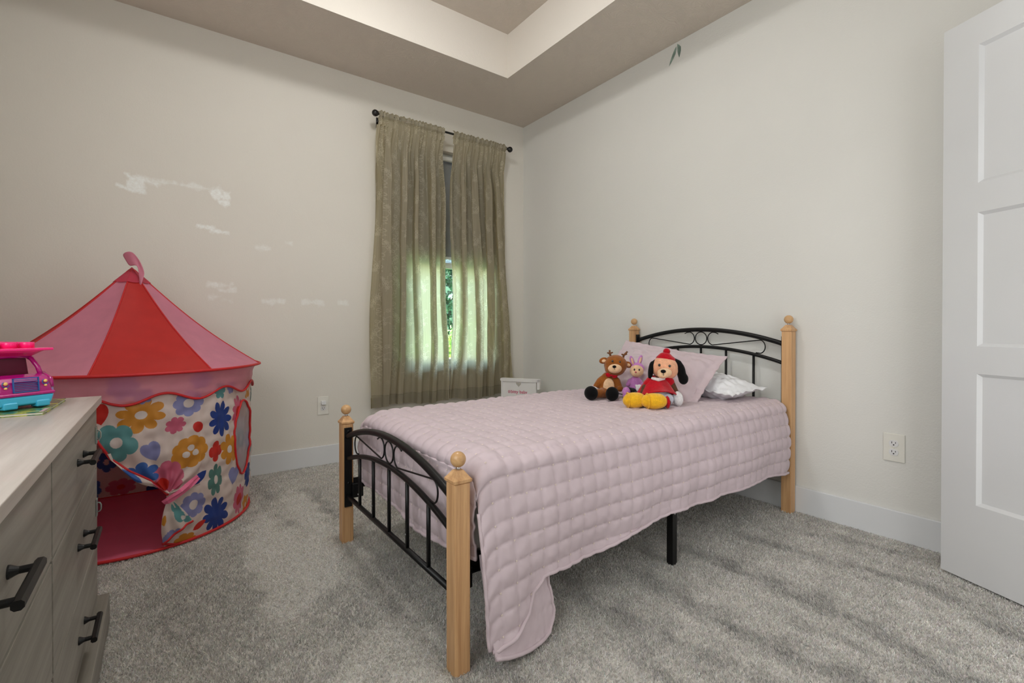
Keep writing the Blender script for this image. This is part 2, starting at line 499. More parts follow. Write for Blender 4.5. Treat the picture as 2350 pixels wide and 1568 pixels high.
def carpet():
    cx, cy = 3.42, -2.62
    # density falls with distance so that the tufts stay about as large in any nearby view
    def scatter(n, x0, x1, y0, y1): return RNG.uniform(x0, x1, n), RNG.uniform(y0, y1, n)
    X, Y = scatter(900000, .0, 3.6, -3.0, 0)
    d = np.hypot(X - cx, Y - cy)
    keep = RNG.uniform(0, 1, len(X)) < np.clip(1.75 - d * .42, .34, 1.0)
    keep &= ~((X > 1.43) & (Y < -2.80))                      # under the dresser
    keep &= ~(np.hypot(X - .47, Y + 2.74) < .47)             # under the tent
    keep &= (X > .016) & (Y < -.016)
    # the wedge the camera can see, and a step to either side
    ang = np.degrees(np.arctan2(Y - cy, X - cx)) % 360
    keep &= ((ang > 80) & (ang < 215)) & (d > .35)
    X, Y = X[keep], Y[keep]; n = len(X); d = d[keep]
    f = pile_lean_shade(X, Y)
    th = RNG.uniform(0, 2 * PI, n)
    L = RNG.uniform(.006, .011, n)
    lean = np.stack([f * .55 + RNG.normal(0, .42, n), -f * .25 + RNG.normal(0, .42, n)], 1)
    wdt = RNG.uniform(.0014, .0026, n) * np.clip(.75 + d * .22, 1, 1.6)
    bx = np.cos(th) * wdt / 2; by = np.sin(th) * wdt / 2
    P = np.zeros((n, 4, 3), np.float32)
    P[:, 0] = np.stack([X - bx, Y - by, np.zeros(n)], 1); P[:, 1] = np.stack([X + bx, Y + by, np.zeros(n)], 1)
    tx = X + lean[:, 0] * L; ty = Y + lean[:, 1] * L
    tz = L * .85
    P[:, 2] = np.stack([tx + bx * .7, ty + by * .7, tz], 1); P[:, 3] = np.stack([tx - bx * .7, ty - by * .7, tz], 1)
    F = np.arange(n * 4).reshape(n, 4)
    base_c = np.array(lin(219, 217, 213)[:3]); 
    tone = np.clip(RNG.normal(1.0, .20, n), .45, 1.6) * (1 + .43 * f)  # random yarn tone, times vacuum mark light and dark painted into the colour
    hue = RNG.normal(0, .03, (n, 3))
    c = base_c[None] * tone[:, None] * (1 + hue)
    C4 = np.repeat(np.clip(c, 0, 1)[:, None, :], 4, 1)
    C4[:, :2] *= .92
    mt = attr_mat('carpet_yarn', .95, translucent=.4, spec=.1)
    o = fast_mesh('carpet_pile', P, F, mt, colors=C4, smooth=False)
    props(o, 'grey beige cut pile wall to wall carpet with vacuum marks shaded into its colour', 'carpet', kind='stuff')
    return o
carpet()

# ------------------------------------------------------------------ door standing open beside the right wall
def door():
    ang = math.radians(156.2 - 180)
    t = bpy.data.objects.new('door_1', None); COL.objects.link(t); props(t, kind='structure')
    t.location = (2.91, -.203, .012); t.rotation_euler = (0, 0, ang)
    w, h, th = .775, 2.055, .035
    # local: x along the door, -y towards the room; panels recessed on both faces
    rows = [(.284, .761), (.860, 1.343), (1.449, 1.946)]
    x0, x1 = .115, w - .115; rec = .011; ch = .011
    m = MB()
    zs = [0] + [z for r in rows for z in r] + [h]
    m.box(0, x0, 0, th, 0, h); m.box(x1, w, 0, th, 0, h)
    for i in range(0, len(zs), 2): m.box(x0, x1, 0, th, zs[i], zs[i + 1])
    for (a, b) in rows:
        m.box(x0, x1, rec, th - rec, a, b)
        for (yf, yr) in ((0, rec), (th, th - rec)):      # chamfers round the recess
            m.add([(x0, yf, a), (x0, yf, b), (x0 + ch, yr, b - ch), (x0 + ch, yr, a + ch)], [(0, 1, 2, 3)])
            m.add([(x1, yf, a), (x1, yf, b), (x1 - ch, yr, b - ch), (x1 - ch, yr, a + ch)], [(3, 2, 1, 0)])
            m.add([(x0, yf, b), (x1, yf, b), (x1 - ch, yr, b - ch), (x0 + ch, yr, b - ch)], [(0, 1, 2, 3)])
            m.add([(x0, yf, a), (x1, yf, a), (x1 - ch, yr, a + ch), (x0 + ch, yr, a + ch)], [(3, 2, 1, 0)])
    # the slab's room face is local y=0 (towards -y)
    m.out('panel', M['door'], t, smooth=False)
    for z in (.25, 1.03, 1.83):
        MB().box(w + .001, w + .006, -.004, th * .6, z, z + .09).out('hinge', M['screw'], t, smooth=False, bevel=.001)
    return t
door()
m = MB(); m.box(RX - .012, RX + .13, -.519, -.47, 0, 2.13); m.box(RX - .012, RX + .13, -1.37, -1.321, 0, 2.13); m.box(RX - .012, RX + .13, -1.37, -.47, 2.0905, 2.15)
struct('trim_3', m, M['trim'])

# ------------------------------------------------------------------ window
w = bpy.data.objects.new('window_1', None); COL.objects.link(w); props(w, kind='structure')
w.location = (-.10, (WY0 + WY1) / 2, WZ0)
hw = (WY1 - WY0) / 2 - .001; hh = WZ1 - WZ0 - .001
m = MB()
m.box(-.03, .03, -hw, -hw + .045, 0.001, hh); m.box(-.03, .03, hw - .045, hw, 0.001, hh)
m.box(-.03, .03, -hw, hw, 0.001, .045); m.box(-.03, .03, -hw, hw, hh - .045, hh)
m.out('frame', M['vinyl'], w, smooth=False, bevel=.003)
m = MB(); zl, zh = .046, .876
m.box(-.018, .022, -hw + .046, -hw + .08, zl, zh); m.box(-.018, .022, hw - .08, hw - .046, zl, zh)
m.box(-.018, .022, -hw + .046, hw - .046, zl, zl + .038); m.box(-.018, .026, -hw + .046, hw - .046, zh - .045, zh)
sash = m.out('lower_sash', M['vinyl'], w, smooth=False, bevel=.003)
MB().box(.0, .004, -hw + .08, hw - .08, zl + .038, zh - .045).out('glass', M['glass'], sash, smooth=False)
m = MB(); zl, zh = .877, hh - .046
m.box(-.03, -.019, -hw + .046, -hw + .07, zl, zh); m.box(-.03, -.019, hw - .07, hw - .046, zl, zh)
m.box(-.03, -.019, -hw + .046, hw - .046, zl, zl + .03); m.box(-.03, -.019, -hw + .046, hw - .046, zh - .03, zh)
sash = m.out('upper_sash', M['vinyl'], w, smooth=False)
MB().box(-.026, -.022, -hw + .07, hw - .07, zl + .03, zh - .03).out('glass', M['glass'], sash, smooth=False)
m = MB(); m.box(-.069, .03, WY0 + .001, WY1 - .001, WZ0 + .0005, WZ0 + .018); m.box(.001, .010, WY0 - .04, WY1 + .04, WZ0 - .012, WZ0 + .018); m.box(.001, .008, WY0 - .03, WY1 + .03, WZ0 - .085, WZ0 - .012)
struct('trim_4', m, M['trim'], bevel=.003)

sh = thing('roller_shade', 'grey roller shade pulled halfway down behind the curtains', 'window shade', (-.045, (WY0 + WY1) / 2, WZ1 - .045))
m = MB(); m.tube([(0, -hw + .01, 0), (0, hw - .01, 0)], .021, 20); m.out('roller', M['vinyl'], sh)
MB().box(-.026, -.024, -hw + .02, hw - .02, -.79, 0.0).out('shade_cloth', M['shade'], sh, smooth=False)
MB().box(-.031, -.019, -hw + .02, hw - .02, -.812, -.79).out('hem_bar', M['vinyl'], sh, smooth=False, bevel=.002)

# ------------------------------------------------------------------ outdoors: lawn, shrubs and trees beyond the window
g = MB().add([(-14, -12, -.35), (-.17, -12, -.35), (-.17, 12, -.35), (-14, 12, -.35)], [(0, 1, 2, 3)]).out('ground', simple('lawn', (90, 120, 60), .9, .2, .3, 6), smooth=False)
props(g, kind='structure')
def leaf_mat(name, a, b):
    t = NT(name); n = t.noise(t.coord(), 5, 3)
    c = t.ramp(n, [(.35, lin(*a)), (.65, lin(*b))]); t.set('Base Color', c); t.set('Roughness', .5)
    tr = t.node('ShaderNodeBsdfTranslucent'); t.l.new(c, tr.inputs[0])
    mx = t.node('ShaderNodeMixShader'); mx.inputs[0].default_value = .35
    t.l.new(t.b.outputs[0], mx.inputs[1]); t.l.new(tr.outputs[0], mx.inputs[2]); t.l.new(mx.outputs[0], t.out.inputs[0]); return t.m
bark = simple('bark', (80, 66, 54), .9, .2, .3, 20, bump=.5, bscale=40)
LM = [leaf_mat('leaf_deep', (24, 52, 34), (48, 84, 52)), leaf_mat('leaf_bright', (84, 124, 40), (124, 160, 62))]
def tree(name, label, cat, x, y, z0, blobs, n, size, lm, trunk):
    t = thing(name, label, cat, (x, y, z0))
    if trunk: MB().tube([(0, 0, 0), (.05, .03, trunk * .5), (0, -.04, trunk)], [.14, .11, .06], 10).out('trunk', bark, t)
    r = np.random.default_rng(int(abs(x * 100 + y * 10)) + 3)
    cs = []
    for (bx, by, bz, br) in blobs:
        k = int(n * br * br / sum(b[3] ** 2 for b in blobs))
        v = r.normal(size=(k, 3)); v /= np.linalg.norm(v, axis=1)[:, None]
        rad = br * r.uniform(.55, 1, k) * (1 + .18 * wob(v[:, 0] * 3, v[:, 1] * 3 + v[:, 2] * 2, 1.3, 4))
        cs.append(np.array([bx, by, bz]) + v * rad[:, None])
    c = np.concatenate(cs); k = len(c)
    a = r.normal(size=(k, 3)); a /= np.linalg.norm(a, axis=1)[:, None]
    b = np.cross(a, r.normal(size=(k, 3))); b /= np.linalg.norm(b, axis=1)[:, None]
    s = size * r.uniform(.6, 1.2, k)[:, None]
    P = np.stack([c - a * s, c + b * s * .45, c + a * s, c - b * s * .45], 1)
    fast_mesh('foliage', P, np.arange(k * 4).reshape(k, 4), lm, t, smooth=False)
    return t
tree('leafy_tree', 'dark green leafy tree seen through the gap between the curtains', 'tree', -4.6, 1.4, -.35, [(0, 0, 2.6, 1.3), (.4, 1.1, 3.3, 1.2), (-.2, -1.2, 3.2, 1.25), (0, .2, 4.5, 1.2), (.2, .5, 1.5, .8), (0, -1.0, 1.6, .8), (0, 1.6, 2.0, .9)], 26000, .07, LM[0], 3.5)
tree('leafy_tree', 'tall tree added farther back on the lawn to block the low sky', 'tree', -10.5, 4.6, -.35, [(0, 0, 3.4, 2.4), (.4, -2.6, 3.0, 2.2), (-.2, 2.4, 3.2, 2.2), (0, .2, 5.6, 2.0), (0, -4.6, 3.0, 2.3), (0, -1.3, 1.2, 1.3), (0, 1.6, 1.2, 1.3), (0, -3.6, 1.2, 1.3)], 34000, .13, LM[0], 3.5)  # added tree, screens off the bright low sky behind the curtains
tree('leafy_bush', 'bright green bush low behind the window glass', 'bush', -2.9, 1.15, -.35, [(0, 0, .65, .62), (.1, .6, .55, .5), (-.1, -.6, .6, .55), (0, .1, 1.05, .4)], 9000, .045, LM[1], 0)
# ------------------------------------------------------------------ bed frame
BX0, BX1, BYF, BYH = 1.292, 2.282, -1.972, -.045
bed = thing('bed_frame', 'twin bed frame with oak posts and black metal head and foot panels', 'bed', ((BX0 + BX1) / 2, -1.0, 0))
bx, by = (BX0 + BX1) / 2, -1.0
def local(mb): mb.v = [(a - bx, b + 1.0, c) for a, b, c in mb.v]; return mb
def post(x, y, h, sq):
    m = MB(); s = sq / 2
    m.box(x - s, x + s, y - s, y + s, 0, h - .022)
    p = local(m).out('post', M['oak'], bed, smooth=False, bevel=.0025)
    m = MB(); c = s + .0035
    def ring(r, z): return [(x - r, y - r, z), (x + r, y - r, z), (x + r, y + r, z), (x - r, y + r, z)]
    R = [ring(s, h - .0215), ring(c, h - .018), ring(c + .0005, h - .011), ring(s - .002, h - .004), ring(.011, h + .012)]
    v = [q for r in R for q in r]; f = [tuple(reversed(range(4)))]
    for i in range(len(R) - 1):
        for k in range(4): f.append((i * 4 + k, i * 4 + (k + 1) % 4, (i + 1) * 4 + (k + 1) % 4, (i + 1) * 4 + k))
    f.append(tuple(len(v) - 4 + k for k in range(4)))
    m.add(v, f); local(m).out('post_cap', M['oak'], p, smooth=False)
    m = MB(); m.tube([(x, y, h + .008), (x, y, h + .022)], .0055, 10); local(m).out('finial_stem', M['screw'], p)
    m = MB(); m.ell((x, y, h + .040), .0215, seg=28, rings=20); local(m).out('finial', M['oak_s'], p)
for x in (BX0, BX1): post(x, BYF, .540, .048)
for x in (BX0, BX1): post(x, BYH, .943, .048)

def arch(x0, x1, ze, zt, y, n=40):
    # circular arc through the two ends and the crown
    w = (x1 - x0) / 2; s = zt - ze; R = (w * w + s * s) / (2 * s); xc = (x0 + x1) / 2
    return [(x, y, zt - R + math.sqrt(R * R - (x - xc) ** 2)) for x in np.linspace(x0, x1, n)]
def arc2(cx, cz, r, a0, a1, y, n=20): return [(cx + r * math.cos(math.radians(a)), y, cz + r * math.sin(math.radians(a))) for a in np.linspace(a0, a1, n)]
def panel(kind, y, top, low, bottom, front):
    x0, x1 = BX0 + .024, BX1 - .024; xc = (x0 + x1) / 2
    m = MB(); m.tube(arch(x0, x1, *top, y), .0125, 16); local(m).out('top_rail', M['black'], bed)
    m = MB(); m.tube(arch(x0, x1, *low, y), .0095, 14); local(m).out('arched_rail', M['black'], bed)
    m = MB(); m.tube([(x0, y, bottom), (x1, y, bottom)], .0095, 14); local(m).out('bottom_rail', M['black'], bed)
    la = arch(x0, x1, *low, y, 97)
    for k in range(1, 6):
        x = x0 + (x1 - x0) * k / 6
        z = la[16 * k][2]
        m = MB(); m.tube([(x, y, bottom + .004), (x, y, z - .004)], .0066, 12); sp = local(m).out('spindle', M['black'], bed)
        if front and k in (1, 2, 4):
            m = MB(); m.tube([(x, y - .006, .258), (x, y - .0085, .258)], .0036, 12); local(m).out('screw', M['screw'], sp)
    for sx, e in ((x0 + .004, 1), (x1 - .004, -1)):
        m = MB(); m.box(sx - .0035, sx + .0035, y - .016, y + .016, bottom - .045, top[0] + .04)
        b = local(m).out('post_bracket', M['black'], bed, smooth=False, bevel=.001)
        for z in (top[0] + .025, bottom + .06):
            m = MB(); m.tube([(sx + e * .003, y, z), (sx + e * .0065, y, z)], .005, 12); local(m).out('bolt', M['black'], b)
    # scrollwork between the two arches
    zt = lambda x: np.interp(x, [p[0] for p in arch(x0, x1, *top, y, 60)], [p[2] for p in arch(x0, x1, *top, y, 60)]) - .0125
    zl = lambda x: np.interp(x, [p[0] for p in la], [p[2] for p in la]) + .0095
    cz = (zt(xc) + zl(xc)) / 2; r = (zt(xc) - zl(xc)) / 2 - .002
    m = MB(); m.tube(arc2(xc, cz, r, 0, 360, y, 41)[:-1], .003, 8, closed=True)
    local(m).out('scroll_ring', M['black'], bed)
    for e in (-1, 1):
        cx = xc + e * (2 * r + .006)
        P = [(cx + e * .028, y, cz + r * .72), (cx + e * .012, y, cz + r * .93)]
        P += [(cx - e * r * math.cos(math.radians(a)), y, cz + r * math.sin(math.radians(a))) for a in np.linspace(80, -80, 18)]
        xe = xc + e * .345; re = (zt(xe) - zl(xe)) / 2 - .003; ze = (zt(xe) + zl(xe)) / 2
        P += [(xe, y, zt(xe) - .004)]
        P += [(xe + e * re * .85 * math.cos(math.radians(a)), y, ze + re * math.sin(math.radians(a))) for a in np.linspace(75, -80, 16)]
        P += [(xe - e * .018, y, zl(xe) + .006)]
        m = MB(); m.tube(P, .003, 8); local(m).out('scroll', M['black'], bed)
panel('foot', BYF, (.465, .548), (.368, .445), .205, True)
panel('head', BYH + .005, (.856, .930), (.757, .829), .32, False)
for x in (BX0 + .036, BX1 - .036):
    m = MB(); m.box(x - .003, x + .003, BYF + .02, BYH - .02, .245, .285); m.box(x - .018, x + .018, BYF + .02, BYH - .02, .243, .247)
    local(m).out('side_rail', M['black'], bed, smooth=False)
    m = MB(); m.box(x - .014, x + .014, BYF + .012, BYF + .06, .20, .262); local(m).out('rail_bracket', M['black'], bed, smooth=False, bevel=.004)
m = MB(); m.box(bx - .015, bx + .015, BYF + .22, BYH - .04, .235, .262); local(m).out('centre_rail', M['black'], bed, smooth=False)
for k in range(12):
    y = BYF + .09 + k * .158
    m = MB(); m.box(BX0 + .04, BX1 - .04, y - .03, y + .03, .263, .272); local(m).out('slat', M['black'], bed, smooth=False)
for x in (BX0 + .03, bx, BX1 - .018):
    m = MB(); m.box(x - .014, x + .014, -1.005, -.977, 0, .243); l = local(m).out('leg', M['black'], bed, smooth=False, bevel=.001)
    m = MB(); m.tube([(x + .0135, -.991, .205), (x + .0155, -.991, .205)], .0045, 12); local(m).out('screw', M['screw'], l)

mt = MB(); mt.box(BX0 + .03, BX1 - .035, BYF + .065, BYH - .035, .276, .548)
o = mt.out('mattress', simple('mattress_cloth', (232, 230, 226), .8, .2, .03, 20, bump=.2, bscale=90), smooth=False, bevel=.04)
props(o, 'white mattress under the pink quilt on the black metal bed base', 'mattress')

# ------------------------------------------------------------------ quilt
ZT = .574; CELL = .0585
def hem_z(y):
    return np.interp(y, [-1.925, -1.90, -1.82, -1.775, -1.745, -1.69, -1.56, -1.43, -1.29, -1.03, -.89, -.55, -.28, -.10],
                     [.074, .062, .082, .112, .160, .196, .190, .192, .211, .232, .228, .222, .227, .214])
def puff(a, b):
    return np.abs(np.sin(PI * a / CELL)) ** .55 * (.14 + .86 * np.abs(np.sin(PI * b / CELL)) ** .55)
def quilt():
    QM = NT('pink_quilt')
    v = QM.coord(); n = QM.noise(v, 9, 3)
    QM.set('Base Color', QM.ramp(n, [(.3, lin(197, 180, 186)), (.7, lin(204, 187, 193))]))
    QM.set('Roughness', .62); QM.set('Specular IOR Level', .35); QM.set('Sheen Weight', .15)
    QM.bump(QM.noise(QM.coord((1, 1, 1)), 55, 3, .5), .10, .003)
    parts_P = []; parts_F = []; off = 0
    def emit(P, a, b, amp, flip=False, mask=None):
        nonlocal off
        N = normals(P)
        if flip: N = -N
        h = amp * (puff(a, b) - .55)
        crk = .0006 * wob(a * 1.0, b * 1.0, .03, 21) + .0012 * wob(a, b * .5, .11, 22) + .0012 * np.abs(np.cos(PI * a / CELL)) ** 6 * wob(a * .3, b, .018, 23)
        D = P + N * (h + crk)[..., None]
        F = grid_faces(P.shape[0], P.shape[1])
        if flip: F = F[:, ::-1]
        parts_P.append(D.reshape(-1, 3)); parts_F.append(F + off); off += D.shape[0] * D.shape[1]
        return D
    # ---- top and both long sides, for y from the head to the foot
    y = np.arange(-.093, -1.9181, -.005); ny = len(y)
    rc = .060
    xs, ys0, ye = BX0 + .018, 0, BX1 + .012        # outer faces of the sides
    # cross section: far side up, across the top, near side down
    nside_far = 40; nside = 92; narc = 20
    zf = .30
    dz_foot = np.where(y < -1.83, .055 * (1 - np.sqrt(np.clip(1 - ((-1.83 - y) / .088) ** 2, 0, 1))), 0)
    rows = []; A = []; yy = y[None, :]
    ztop_y = ZT - dz_foot - .006 * np.clip((-y - 1.4) / .5, 0, 1) 
    # far side
    for q in np.linspace(0, 1, nside_far)[:-1]:
        z = zf + (ztop_y - rc - zf) * q; rows.append((np.full(ny, xs) + .004 * np.sin(y * 9), y, z))
    for a in np.linspace(PI, PI / 2, narc)[:-1]:
        rows.append((np.full(ny, xs + rc + rc * math.cos(a)), y, ztop_y - rc + rc * math.sin(a)))
    X = np.linspace(xs + rc, ye - rc, 178)
    for xx in X:
        crown = .006 * math.sin(PI * (xx - xs) / (ye - xs))
        rows.append((np.full(ny, xx), y, ztop_y + crown + .0025 * wob(np.full(ny, xx), y, .5, 31)))
    for a in np.linspace(PI / 2, 0, narc)[1:]:
        rows.append((np.full(ny, ye - rc + rc * math.cos(a)), y, ztop_y - rc + rc * math.sin(a)))
    hz = hem_z(y)
    zedge = ztop_y - rc
    foot_flare = .055 * ss(-y, 1.55, 1.91)
    for q in np.linspace(0, 1, nside)[1:]:
        z = zedge + (hz - zedge) * q
        bulge = .018 * math.sin(PI * min(q, .9)) + .006 * q
        fold = .007 * np.sin(y * 23 + 1.3 * np.sin(y * 7)) * q ** 1.5
        rows.append((ye + bulge + foot_flare * q ** 1.5 + fold, y, z))
    P = np.array([np.stack(r, -1) for r in rows])            # (ns, ny, 3)
    seg = np.linalg.norm(np.diff(P[:, ny // 2], axis=0), axis=1)
    s = np.concatenate([[0], np.cumsum(seg)])
    a = np.tile(s[:, None], (1, ny)); i0 = nside_far - 1 + narc - 1 + 178 + narc - 1
    dl = np.abs(P[i0 - 1:, :, 2] - zedge[None]) ; a[i0 - 1:] = s[i0 - 1] + dl
    s_edge = s[i0 - 1]
    a = a - s_edge
    b = np.tile(-y[None], (P.shape[0], 1))
    amp = np.full(P.shape[:2], .0088)
    amp[nside_far + narc: i0 - narc] = .0078
    # the hanging side: softer puffs towards the very edge
    D = emit(P, a, b, amp, flip=True)
    hem_line = D[-1].copy()
    far_hem = D[0].copy(); head_edge = D[:, 0].copy()
    # ---- foot panel
    xx = np.arange(xs + .004, ye - .004, .005); nx = len(xx); nf = 62
    yF = y[-1] - .001
    e_ = P[nside_far:i0, -1]; z0 = np.interp(xx, e_[:, 0], e_[:, 2]); zt2 = float(z0.mean())
    low = .262 + .012 * np.sin(xx * 9) + .02 * ss(xx, 2.1, 2.29) + .015 * (1 - ss(xx, 1.31, 1.4))
    edge_drop = rc * (1 - np.sqrt(np.clip(1 - (np.clip((xs + rc - xx) / rc, 0, 1)) ** 2, 0, 1))) + rc * (1 - np.sqrt(np.clip(1 - (np.clip((xx - ye + rc) / rc, 0, 1)) ** 2, 0, 1)))
    edge_drop = np.minimum(edge_drop, .05)
    rows = []
    for q in np.linspace(0, 1, nf):
        z = z0 * (1 - q) + low * q
        rows.append((xx, yF - .010 * math.sin(PI * q) + .004 * np.sin(xx * 19) * q, z))
    P2 = np.array([np.stack([r[0], np.broadcast_to(r[1], (nx,)), r[2]], -1) for r in rows])
    D2 = emit(P2, np.tile(1.918 + (zt2 - P2[:, :, 2]), 1), np.tile(xx[None] - ye, (nf, 1)), .008, flip=False)
    foot_hem = D2[-1].copy()
    # ---- corner piece hanging behind the side, turned under at the bottom
    nU, nV = 60, 70
    u = np.linspace(0, 1, nU)[:, None]; vv = np.linspace(0, 1, nV)[None, :]
    yb = -1.905 + (.245 * u)                                     # from the corner back along the bed
    bottom = .018 + .05 * np.clip((u - .82) / .18, 0, 1) ** 2 + .035 * (1 - u) ** 3 + 0 * vv
    top = .30 + 0 * u
    z = top + (bottom - top) * vv
    ysh = yb - .012 * np.sin(PI * vv) * u + .012 * vv * u
    x3 = ye + .062 * vv ** 1.2 * (1 - u) ** .7 + (.012 + .012 * np.sin(PI * u)) * vv - .006 * (1 - vv)
    P3 = np.stack([x3 + 0 * z, ysh + 0 * z, z], -1)
    D3 = emit(P3, -(P3[..., 2] - .5), P3[..., 1] * 1.0, .003, flip=True)
    o = fast_mesh('quilt', np.concatenate(parts_P), np.concatenate(parts_F), QM.m)
    m = o.modifiers.new('thickness', 'SOLIDIFY'); m.thickness = .007; m.offset = -1
    props(o, 'pale pink square stitched quilt spread over the bed, hem hanging near the floor', 'quilt')
    bm_ = MB()
    def binding(L, r=.0062, step=3):
        L = L[::step]
        MBp = [tuple(p) for p in L]; bm_.tube(MBp, r, 8)
    side_close = D[i0 - 1:, -1]
    binding(hem_line); binding(far_hem); binding(foot_hem)
    flap = np.concatenate([D3[::-1, -1][::-1], D3[-1][::-1]])
    bm_.tube([tuple(p) for p in flap[::3]], .0062, 8)
    bm_.tube([tuple(p) for p in D[i0 + 6:, -1][::3]], .005, 8)
    bm_.out('hem_binding', QM.m, o)
    # ---- cream tie stitches where the seams cross
    st = MB()
    def tick(p, n, t1):
        n = Vector(n).normalized(); t1 = Vector(t1); t1 = (t1 - n * t1.dot(n)).normalized(); t2 = n.cross(t1)
        p = Vector(p) + n * .0028
        for s1, s2 in ((1, 1), (1, -1)):
            d = (t1 * s1 + t2 * s2) * .0028; w_ = (t1 * -s1 + t2 * s2) * .0007 if False else (n.cross(d)).normalized() * .0007
            st.add([p - d - w_, p - d + w_, p + d + w_, p + d - w_, p + n * .0012], [(0, 1, 4), (1, 2, 4), (2, 3, 4), (3, 0, 4)])
    def ticks(P, D, a, b, flip):
        N = normals(P) * (-1 if flip else 1)
        am = np.round(a / CELL) * CELL; bm2 = np.round(b / CELL) * CELL
        dist = np.hypot(a - am, b - bm2)
        ids = {}
        key = np.round(a / CELL).astype(int) * 10000 + np.round(b / CELL).astype(int)
        flat = dist.ravel(); k = key.ravel()
        order = np.argsort(flat)
        for i in order:
            if flat[i] > .004: break
            if k[i] in ids: continue
            ids[k[i]] = i
        for i in ids.values():
            r, c = divmod(i, P.shape[1])
            tick(D[r, c], N[r, c], (0, 1, .2))
    ticks(P, D, a, b, True)
    ticks(P2, D2, 1.918 + (zt2 - P2[:, :, 2]), np.tile(xx[None] - ye, (nf, 1)), False)
    s_ = st.out('tie_stitches', simple('cream_thread', (232, 219, 204), .6, .3, .05, 30), o, smooth=False)
    s_['kind'] = 'stuff'; s_['label'] = 'cream cross stitches'
quilt()

# ------------------------------------------------------------------ pillows
def pillow(name, label, mat, w, h, t, flange, seed, wr=.006, n=110, power=.42, sag=0):
    u = np.linspace(-1, 1, n)[:, None]; v = np.linspace(-1, 1, n)[None, :]
    fu, fv = flange / (w / 2), flange / (h / 2)
    a = np.clip(np.abs(u) / (1 - fu), 0, 1); b = np.clip(np.abs(v) / (1 - fv), 0, 1)
    prof = (np.clip(1 - a ** 2.4, 0, 1) * np.clip(1 - b ** 2.4, 0, 1)) ** power
    pin = 1 - .045 * (np.abs(u) ** 2) * (1 - np.abs(v)) ; pin2 = 1 - .045 * (np.abs(v) ** 2) * (1 - np.abs(u))
    X = u * w / 2 * (1 - .05 * (1 - np.abs(v) ** 3)); Y = v * h / 2 * (1 - .05 * (1 - np.abs(u) ** 3))
    Pf, Ff = [], []
    outs = []
    for sgn in (1, -1):
        z = sgn * (prof * t / 2 + .0015)
        rad = wob(u * w, v * h, .12, seed + (sgn > 0)) * wr * (prof ** .5 * .6 + .5)
        cr = wr * .8 * np.abs(wob(u * w * 1.2, v * h * .8, .16, seed + 5)) * (prof ** .3)
        Z = z + rad - sgn * cr
        ed = .003 * wob(u * w, v * h, .11, seed + 9) * (np.maximum(a, b) >= 1)
        P = np.stack([X + 0 * v, Y + 0 * u, Z * 1.0], -1)
        P[..., 2] += ed
        outs.append(P)
    e = np.zeros((n, n), bool); e[0] = e[-1] = True; e[:, 0] = e[:, -1] = True
    outs[1][e] = outs[0][e] - np.array([0, 0, .002])
    F0 = grid_faces(n, n); 
    P = np.concatenate([outs[0].reshape(-1, 3), outs[1].reshape(-1, 3)])
    F = np.concatenate([F0, F0[:, ::-1] + n * n])
    rim = [i * n for i in range(n)] + [(n - 1) * n + j for j in range(1, n)] + [i * n + n - 1 for i in range(n - 2, -1, -1)] + [j for j in range(n - 2, 0, -1)]
    R = np.array([(rim[i], rim[i] + n * n, rim[(i + 1) % len(rim)] + n * n, rim[(i + 1) % len(rim)]) for i in range(len(rim))])
    F = np.concatenate([F, R[:, ::-1]])
    o = fast_mesh(name, P, F, mat)
    props(o, label, 'pillow', 'pillows at the head of the bed')
    return o, outs
pk = simple('pink_pillow_cloth', (200, 183, 188), .7, .25, .03, 12, bump=.25, bscale=60, sheen=.15)
p, _ = pillow('pillow', 'pale pink flanged pillow propped behind the stuffed toys', pk, .62, .40, .17, .042, 41, wr=.004)
p.rotation_euler = Euler((math.radians(41), math.radians(7), math.radians(6)), 'XYZ'); p.location = (1.785, -.462, .697)
wh = simple('white_pillow_cloth', (236, 237, 240), .75, .25, .02, 12, bump=.2, bscale=50)
p, _ = pillow('pillow', 'white wrinkled pillow lying flat under the pink one', wh, .56, .32, .13, .022, 57, wr=.0034, power=.5)
p.rotation_euler = Euler((math.radians(3), math.radians(4), math.radians(-2)), 'XYZ'); p.location = (1.915, -.238, .637)

